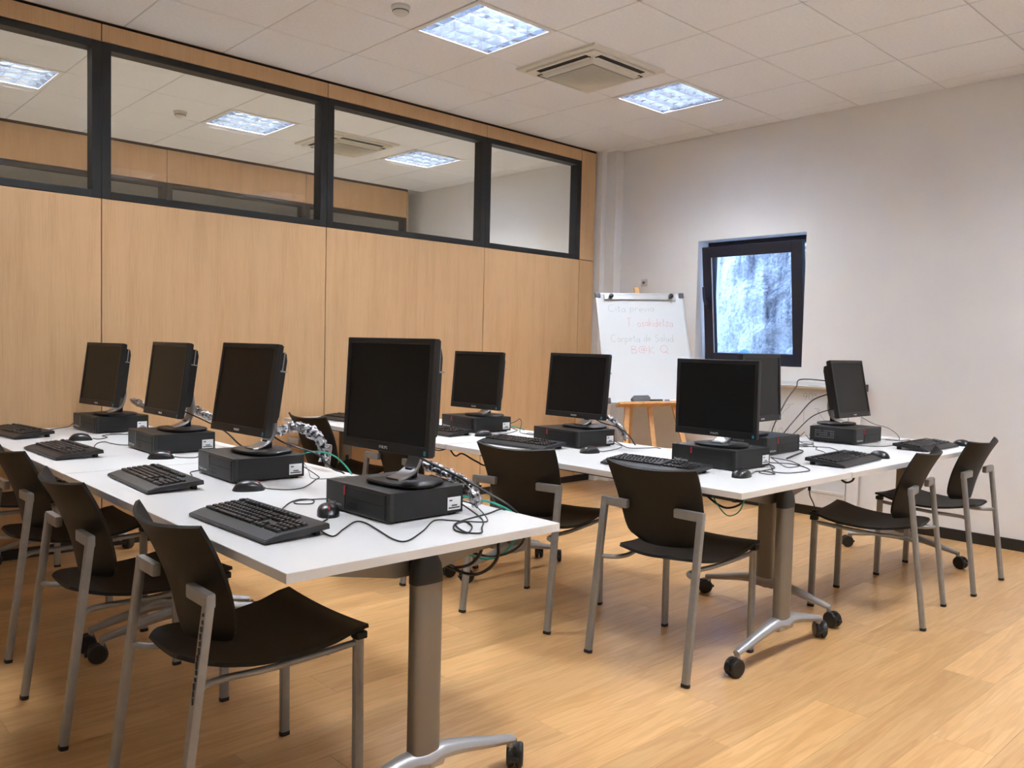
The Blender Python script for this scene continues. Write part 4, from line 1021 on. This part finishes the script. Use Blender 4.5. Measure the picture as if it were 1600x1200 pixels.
wrapped('clear-wrapped cable bundle behind the third computer of '+RB, [(0.43, -0.02, 0.90), (0.50, 0.01, 0.86), (0.555, 0.02, 0.812), (0.57, 0.03, 0.765)], 0.020)

# ================================================================== EASEL WITH WHITEBOARD
BA, BT, BG = 1.0086, 0.322, 0.029
er = Vector((math.cos(BA), math.sin(BA), 0)); eb = Vector((-math.sin(BA), math.cos(BA), 0))
eu = Vector((0, 0, 1))*math.cos(BT) + eb*math.sin(BT)
e1 = er*math.cos(BG)+eu*math.sin(BG); e2 = -er*math.sin(BG)+eu*math.cos(BG); e3 = e1.cross(e2)   # e3 points to the room
BC = Vector((-0.893, 2.056, 1.275))
BMAT = Matrix(((e1.x, e2.x, e3.x, BC.x), (e1.y, e2.y, e3.y, BC.y), (e1.z, e2.z, e3.z, BC.z), (0, 0, 0, 1)))
bw, bh = 0.783/2, 0.955/2
def arc(cx, cy, rx, ry, a0, a1, n=14): return [(cx+rx*math.cos(D2R(a0+(a1-a0)*i/n)), cy+ry*math.sin(D2R(a0+(a1-a0)*i/n))) for i in range(n+1)]
GL = {
 'C': (0.72, [arc(0.36, 0.5, 0.36, 0.5, 55, 310)]), 'i': (0.12, [[(0.03, 0.5), (0.03, 0)], [(0.03, 0.68), (0.04, 0.72)]]),
 't': (0.34, [[(0.12, 0.85), (0.11, 0.08), (0.2, 0), (0.28, 0.04)], [(0, 0.55), (0.3, 0.57)]]), 'a': (0.46, [arc(0.19, 0.23, 0.19, 0.23, 40, 400), [(0.38, 0.46), (0.38, 0.05), (0.44, 0)]]),
 'p': (0.46, [[(0.03, 0.5), (0.0, -0.38)], arc(0.2, 0.25, 0.19, 0.24, 170, -170)]), 'r': (0.34, [[(0.03, 0.5), (0.03, 0)], arc(0.19, 0.28, 0.16, 0.2, 180, 45)]),
 'e': (0.44, [[(0.03, 0.25), (0.37, 0.28)]+arc(0.2, 0.25, 0.18, 0.24, 8, 310)]), 'v': (0.40, [[(0, 0.5), (0.16, 0), (0.34, 0.5)]]),
 'T': (0.62, [[(0, 0.98), (0.58, 1.02)], [(0.28, 1), (0.26, 0)]]), '.': (0.16, [[(0.03, 0.02), (0.05, 0.05)]]), ' ': (0.30, []),
 'o': (0.46, [arc(0.2, 0.24, 0.2, 0.24, 90, 450)]), 's': (0.38, [[(0.31, 0.43), (0.16, 0.5), (0.04, 0.40), (0.16, 0.27), (0.30, 0.14), (0.16, 0), (0, 0.06)]]),
 'k': (0.38, [[(0.02, 0.95), (0.02, 0)], [(0.30, 0.5), (0.03, 0.22), (0.32, 0)]]), 'd': (0.46, [arc(0.19, 0.23, 0.19, 0.23, 40, 400), [(0.39, 1), (0.39, 0)]]),
 'z': (0.40, [[(0, 0.48), (0.33, 0.5), (0, 0.02), (0.36, 0)]]), 'S': (0.56, [[(0.48, 0.86), (0.28, 1), (0.05, 0.82), (0.22, 0.54), (0.46, 0.28), (0.24, 0), (0, 0.14)]]),
 'l': (0.12, [[(0.04, 1), (0.03, 0)]]), 'u': (0.46, [[(0.02, 0.5), (0.02, 0.14), (0.14, 0), (0.30, 0.08), (0.36, 0.5)], [(0.36, 0.3), (0.38, 0)]]),
 'B': (0.54, [[(0.05, 1), (0.03, 0)], [(0.03, 0.98), (0.36, 0.92), (0.38, 0.65), (0.06, 0.53), (0.44, 0.42), (0.44, 0.1), (0.03, 0)]]),
 '@': (0.80, [arc(0.38, 0.42, 0.13, 0.17, 30, 390), [(0.52, 0.58), (0.52, 0.3), (0.62, 0.26)]+arc(0.38, 0.42, 0.36, 0.44, -10, 300, 18)]),
 'K': (0.56, [[(0.05, 1), (0.05, 0)], [(0.45, 0.95), (0.06, 0.42), (0.48, 0)]]), 'Q': (0.72, [arc(0.32, 0.5, 0.32, 0.48, 90, 450, 18), [(0.38, 0.22), (0.70, -0.15)]]),
 '9': (0.5, [arc(0.2, 0.72, 0.2, 0.26, 20, 380), [(0.4, 0.75), (0.38, 0.4), (0.2, 0)]]), '0': (0.52, [arc(0.22, 0.5, 0.22, 0.48, 90, 450)]), '\u00b0': (0.26, [arc(0.1, 0.85, 0.1, 0.12, 0, 360)]),
}
def handwriting(bm, txt, x, y, h, width, stroke, z):
    tot = sum(GL[c][0]+0.1 for c in txt)-0.1
    sx = width/tot
    u = 0
    for c in txt:
        w, strokes = GL[c]
        for st in strokes:
            pts = [Vector((x+(u+p[0])*sx+0.10*p[1]*h*0.3, y+p[1]*h+0.06*h*math.sin(u*3), z)) for p in st]
            if len(pts) > 3 and len(pts) < 9: pts = crom(pts, 4)
            sweep(bm, pts, stroke, 0.0004, 4, up=Vector((0, 0, 1)))
        u += w+0.1
    return bm
E = link('whiteboard', None); E.matrix_world = BMAT
tag(E, 'white dry-erase board with red and grey handwriting resting on the wooden easel', 'whiteboard')
bm = B(); box(bm, (-bw+0.008, -bh+0.008, -0.010), (bw-0.008, bh-0.008, 0.0)); obj('surface', bm, M_BOARD, E)
bm = B(); f_ = 0.013
box(bm, (-bw, -bh, -0.012), (bw, -bh+f_, 0.004), 0.001); box(bm, (-bw, bh-f_, -0.012), (bw, bh, 0.004), 0.001)
box(bm, (-bw, -bh+f_, -0.012), (-bw+f_, bh-f_, 0.004), 0.001); box(bm, (bw-f_, -bh+f_, -0.012), (bw, bh-f_, 0.004), 0.001)
obj('frame', bm, M_BALU, E)
for a in (-1, 1):
    for b in (-1, 1):
        bm = B(); box(bm, (a*bw-0.018, b*bh-0.018, -0.014), (a*bw+0.006*0+0.004*a+0.014*(a < 0)*0+0.018*(a < 0)+0.002, b*bh+0.018, 0.007), 0.006) if False else box(bm, (min(a*bw+a*0.004, a*bw-a*0.044), min(b*bh+b*0.004, b*bh-b*0.044), -0.014), (max(a*bw+a*0.004, a*bw-a*0.044), max(b*bh+b*0.004, b*bh-b*0.044), 0.007), 0.008)
        obj('corner_cap', bm, M_GREYP, E, smooth=True)
cl = obj('clamp_bar', box(B(), (-0.32, bh-0.062, 0.004), (0.315, bh-0.020, 0.016), 0.003), M_BALU, E)
for x in (-0.265, 0.265): obj('clamp_knob', lathe(B(), [(0.010, 0.016), (0.010, 0.026), (0.019, 0.027), (0.020, 0.040), (0.014, 0.044)], 18, (x, bh-0.036, 0)), M_CAST, cl, smooth=True)
y_of = lambda fr: bh-fr*2*bh
x_of = lambda fr: -bw+fr*2*bw
bm = B(); handwriting(bm, 'Cita previa', x_of(0.126), y_of(0.173), 0.062, 0.52*2*bw, 0.0015, 0.0006); obj('writing_cita_previa', bm, M_INKG, E)
bm = B(); handwriting(bm, 'T. osakidetza', x_of(0.32), y_of(0.31), 0.072, 0.52*2*bw, 0.0015, 0.0006); obj('writing_osakidetza', bm, M_INKR, E)
bm = B(); handwriting(bm, 'Carpeta de Salud', x_of(0.125), y_of(0.452), 0.062, 0.70*2*bw, 0.0015, 0.0006); obj('writing_carpeta', bm, M_INKG, E)
bm = B(); handwriting(bm, 'B@K Q', x_of(0.335), y_of(0.560), 0.066, 0.42*2*bw, 0.0015, 0.0006); obj('writing_code', bm, M_INKR, E)
# easel
ES = link('easel', None); ES.matrix_world = BMAT
tag(ES, 'light wooden tripod easel carrying the handwritten whiteboard', 'easel')
down = BC.z/e2.z     # length along -e2 down to the floor
yfl = -down
def flr(x): # local y on the floor for a given local x
    return -(BC.z + e1.z*x + e3.z*(-0.035))/e2.z
for s in (-1, 1):
    bm = B(); sweep(bm, [(s*0.335, flr(s*0.335), -0.035), (s*0.05, bh-0.03, -0.035)], 1, ring=[(-0.020, -0.012), (0.020, -0.012), (0.020, 0.012), (-0.020, 0.012)], up=Vector((0, 0, 1)))
    obj('leg', bm, M_EASEL, ES)
bm = B(); box(bm, (-0.022, -bh-0.42, -0.062), (0.018, bh+0.075, -0.048), 0.002); obj('mast', bm, M_EASEL, ES)
bm = B(); box(bm, (-0.25, -bh-0.42, -0.050), (0.25, -bh-0.38, -0.032), 0.002); obj('cross_bar', bm, M_EASEL, ES)
inv = BMAT.inverted()
ptop = Vector((0, bh-0.12, -0.06)); pf = inv @ (Vector((BC.x, BC.y, 0)) + eb*0.42)
bm = B(); sweep(bm, [pf, ptop], 1, ring=[(-0.015, -0.011), (0.015, -0.011), (0.015, 0.011), (-0.015, 0.011)]); obj('leg', bm, M_EASEL, ES)
bm = B(); box(bm, (-0.295, -bh-0.026, -0.048), (0.295, -bh-0.004, 0.055), 0.003); obj('tray', bm, M_EASEL, ES)
def on_tray(name, label, cat, x, z, bm, mat):
    o = obj(name, bm, mat); o.matrix_world = BMAT @ Matrix.Translation((x, -bh-0.004, z)); tag(o, label, cat); return o
er_ = link('eraser', None); er_.matrix_world = BMAT @ Matrix.Translation((-0.105, -bh-0.004, 0.033)); tag(er_, 'grey felt board eraser on the easel tray', 'eraser')
bm = B(); prism(bm, [(-0.072, 0.0), (0.072, 0.0), (0.078, 0.030), (0.060, 0.050), (-0.060, 0.050), (-0.078, 0.030)], 2, -0.024, 0.020); obj('handle', bm, M_ERAS, er_)
bm = B(); box(bm, (-0.070, 0.0, -0.026), (0.070, 0.012, 0.022)); obj('felt', bm, M_GREYP, er_)
def marker(label, x, z, mat, cap, ang):
    t = link('marker', None); t.matrix_world = BMAT @ Matrix.Translation((x, -bh+0.0045, z)) @ Matrix.Rotation(ang, 4, 'Y')
    tag(t, label, 'marker', 'board markers on the easel tray')
    obj('barrel', lathe(B(), [(0.006, -0.06), (0.0085, -0.056), (0.0085, 0.022)], 12, axis=0), mat, t, smooth=True)
    obj('cap', lathe(B(), [(0.0092, 0.022), (0.0092, 0.058), (0.006, 0.062)], 12, axis=0), cap, t, smooth=True)
marker('red board marker on the easel tray', 0.075, 0.020, M_LABEL, M_RED, PI+0.2)
marker('blue board marker on the easel tray', 0.165, 0.024, M_LABEL, M_BLUE, PI)
marker('black board marker lying on the easel tray', 0.02, 0.042, M_CAST, M_CAST, 0.1)

# ================================================================== BOARD UNDER THE WINDOW
bx0, bx1, bz0, bz1 = -0.36, 0.625, 0.20, 0.985
yb = YW-0.012
WB = thing('standing_whiteboard', 'scribbled white board with pen tray against the wall below the window', 'whiteboard', ((bx0+bx1)/2, yb, 0))
hx = (bx1-bx0)/2
obj('surface', boxm((-hx, -0.022, bz0), (hx, 0, bz1)), M_BOARD, WB)
bm = B(); box(bm, (-hx, -0.030, 0.078), (hx, 0.0, bz0), 0.004); box(bm, (-hx, -0.034, bz0-0.012), (hx, -0.020, bz0+0.008), 0.002); obj('bottom_rail', bm, M_EDGE, WB)
for s in (-1, 1): obj('foot_block', box(B(), (s*(hx-0.05)-0.02, -0.03, 0), (s*(hx-0.05)+0.02, 0.0, 0.08), 0.003), M_BASE, WB)
cx = (bx0+bx1)/2
bm = B(); prism(bm, [(0, 0.985), (-0.070, 0.985), (-0.076, 1.000), (-0.070, 1.004), (-0.062, 0.996), (-0.022, 0.996), (-0.010, 1.030), (0, 1.030)], 0, -hx, 0.745-cx); tr = obj('pen_tray', bm, M_BALU, WB)
obj('tray_end_cap', box(B(), (0.745-cx-0.004, -0.078, 0.980), (0.745-cx+0.016, 0, 1.034), 0.004), M_CAST, WB)
obj('magnet', lathe(B(), [(0.016, 0), (0.016, -0.010), (0.012, -0.013)], 16, (0.075-cx, -0.076, 0.996), 1), M_CAST, WB, smooth=True)
bm = B()
# scribbles: 90 degrees, an axis, arrows and curves
def wtxt(txt, x, z, h, w):
    b2 = B(); handwriting(b2, txt, x-cx, z, h, w, 0.0014, 0.0)
    me = bpy.data.meshes.new('tmp'); b2.to_mesh(me); b2.free()
    me.transform(Matrix(((1, 0, 0, 0), (0, 0, -1, -0.0225), (0, 1, 0, 0), (0, 0, 0, 1)))); bm.from_mesh(me); bpy.data.meshes.remove(me)
wtxt('90\u00b0', 0.265, 0.890, 0.055, 0.11)
wtxt('Suela', 0.30, 0.700, 0.05, 0.20) if False else None
for pts in ([(0.05, 0.70), (0.10, 0.78), (0.16, 0.84)], [(0.13, 0.84), (0.19, 0.855)], [(0.275, 0.72), (0.275, 0.80)], [(0.38, 0.82), (0.45, 0.74), (0.50, 0.70)], [(0.36, 0.83), (0.40, 0.825), (0.385, 0.79)],
            [(0.05, 0.60), (0.09, 0.66), (0.12, 0.60), (0.16, 0.66)], [(0.20, 0.62), (0.30, 0.60), (0.34, 0.64)], [(0.34, 0.69), (0.37, 0.715), (0.39, 0.68), (0.42, 0.71), (0.44, 0.68)], [(0.03, 0.76), (0.045, 0.77), (0.03, 0.745), (0.05, 0.74)], [(-0.02, 0.62), (0.02, 0.70), (0.04, 0.62)], [(0.02, 0.56), (0.20, 0.54)]):
    sweep(bm, crom([Vector((p[0]-cx, -0.0225, p[1])) for p in pts], 5), 0.0014, 0.0005, 4, up=Vector((0, 1, 0)))
obj('scribbles', bm, M_INKK, WB, kind='stuff')
o = obj('pen', lathe(B(), [(0.004, -0.045), (0.006, -0.04), (0.006, 0.04), (0.004, 0.045)], 10, axis=0), M_INKG, None, (0.36, yb-0.045, 1.0025)); tag(o, 'small marker lying in the pen tray below the window', 'marker')
B2 = thing('board_panel', 'white panel edge showing beside the scribbled board near the window wall', 'panel', (0.672, YW-0.008, 0))
obj('sheet', box(B(), (-0.044, -0.016, 0.02), (0.044, 0, 0.97), 0.002), M_WALL, B2)
obj('edge_trim', box(B(), (-0.044, -0.019, 0.0), (0.044, -0.001, 0.02), 0.002), M_EDGE, B2)

# small wall plate above the easel and gooseneck microphone clipped to a chair
o = thing('wall_plate', 'small grey metal plate on the wall above the easel', 'wall plate', (-1.343, YW, 1.86))
obj('plate', box(B(), (-0.032, -0.010, -0.032), (0.032, 0, 0.032), 0.003), M_BALU, o); obj('knob', box(B(), (-0.012, -0.016, -0.010), (0.012, -0.009, 0.012), 0.002), M_GREYP, o)
mc = thing('clip_microphone', 'thin black gooseneck microphone clipped to the front of the chair beside the middle row', 'microphone', (1.476, 0.412, 0.452))
obj('clip', box(B(), (-0.012, -0.016, -0.004), (0.012, 0.016, 0.030), 0.004), M_CAST, mc)
obj('gooseneck', sweep(B(), crom([(0, 0, 0.028), (-0.010, -0.004, 0.06), (-0.026, -0.010, 0.095), (-0.030, -0.012, 0.125)], 6), 0.0030, seg=8), M_CABLE, mc, smooth=True)
obj('capsule', lathe(B(), [(0.003, 0.120), (0.007, 0.124), (0.0075, 0.138), (0.004, 0.144)], 12, (-0.030, -0.012, 0)), M_CAST, mc, smooth=True)
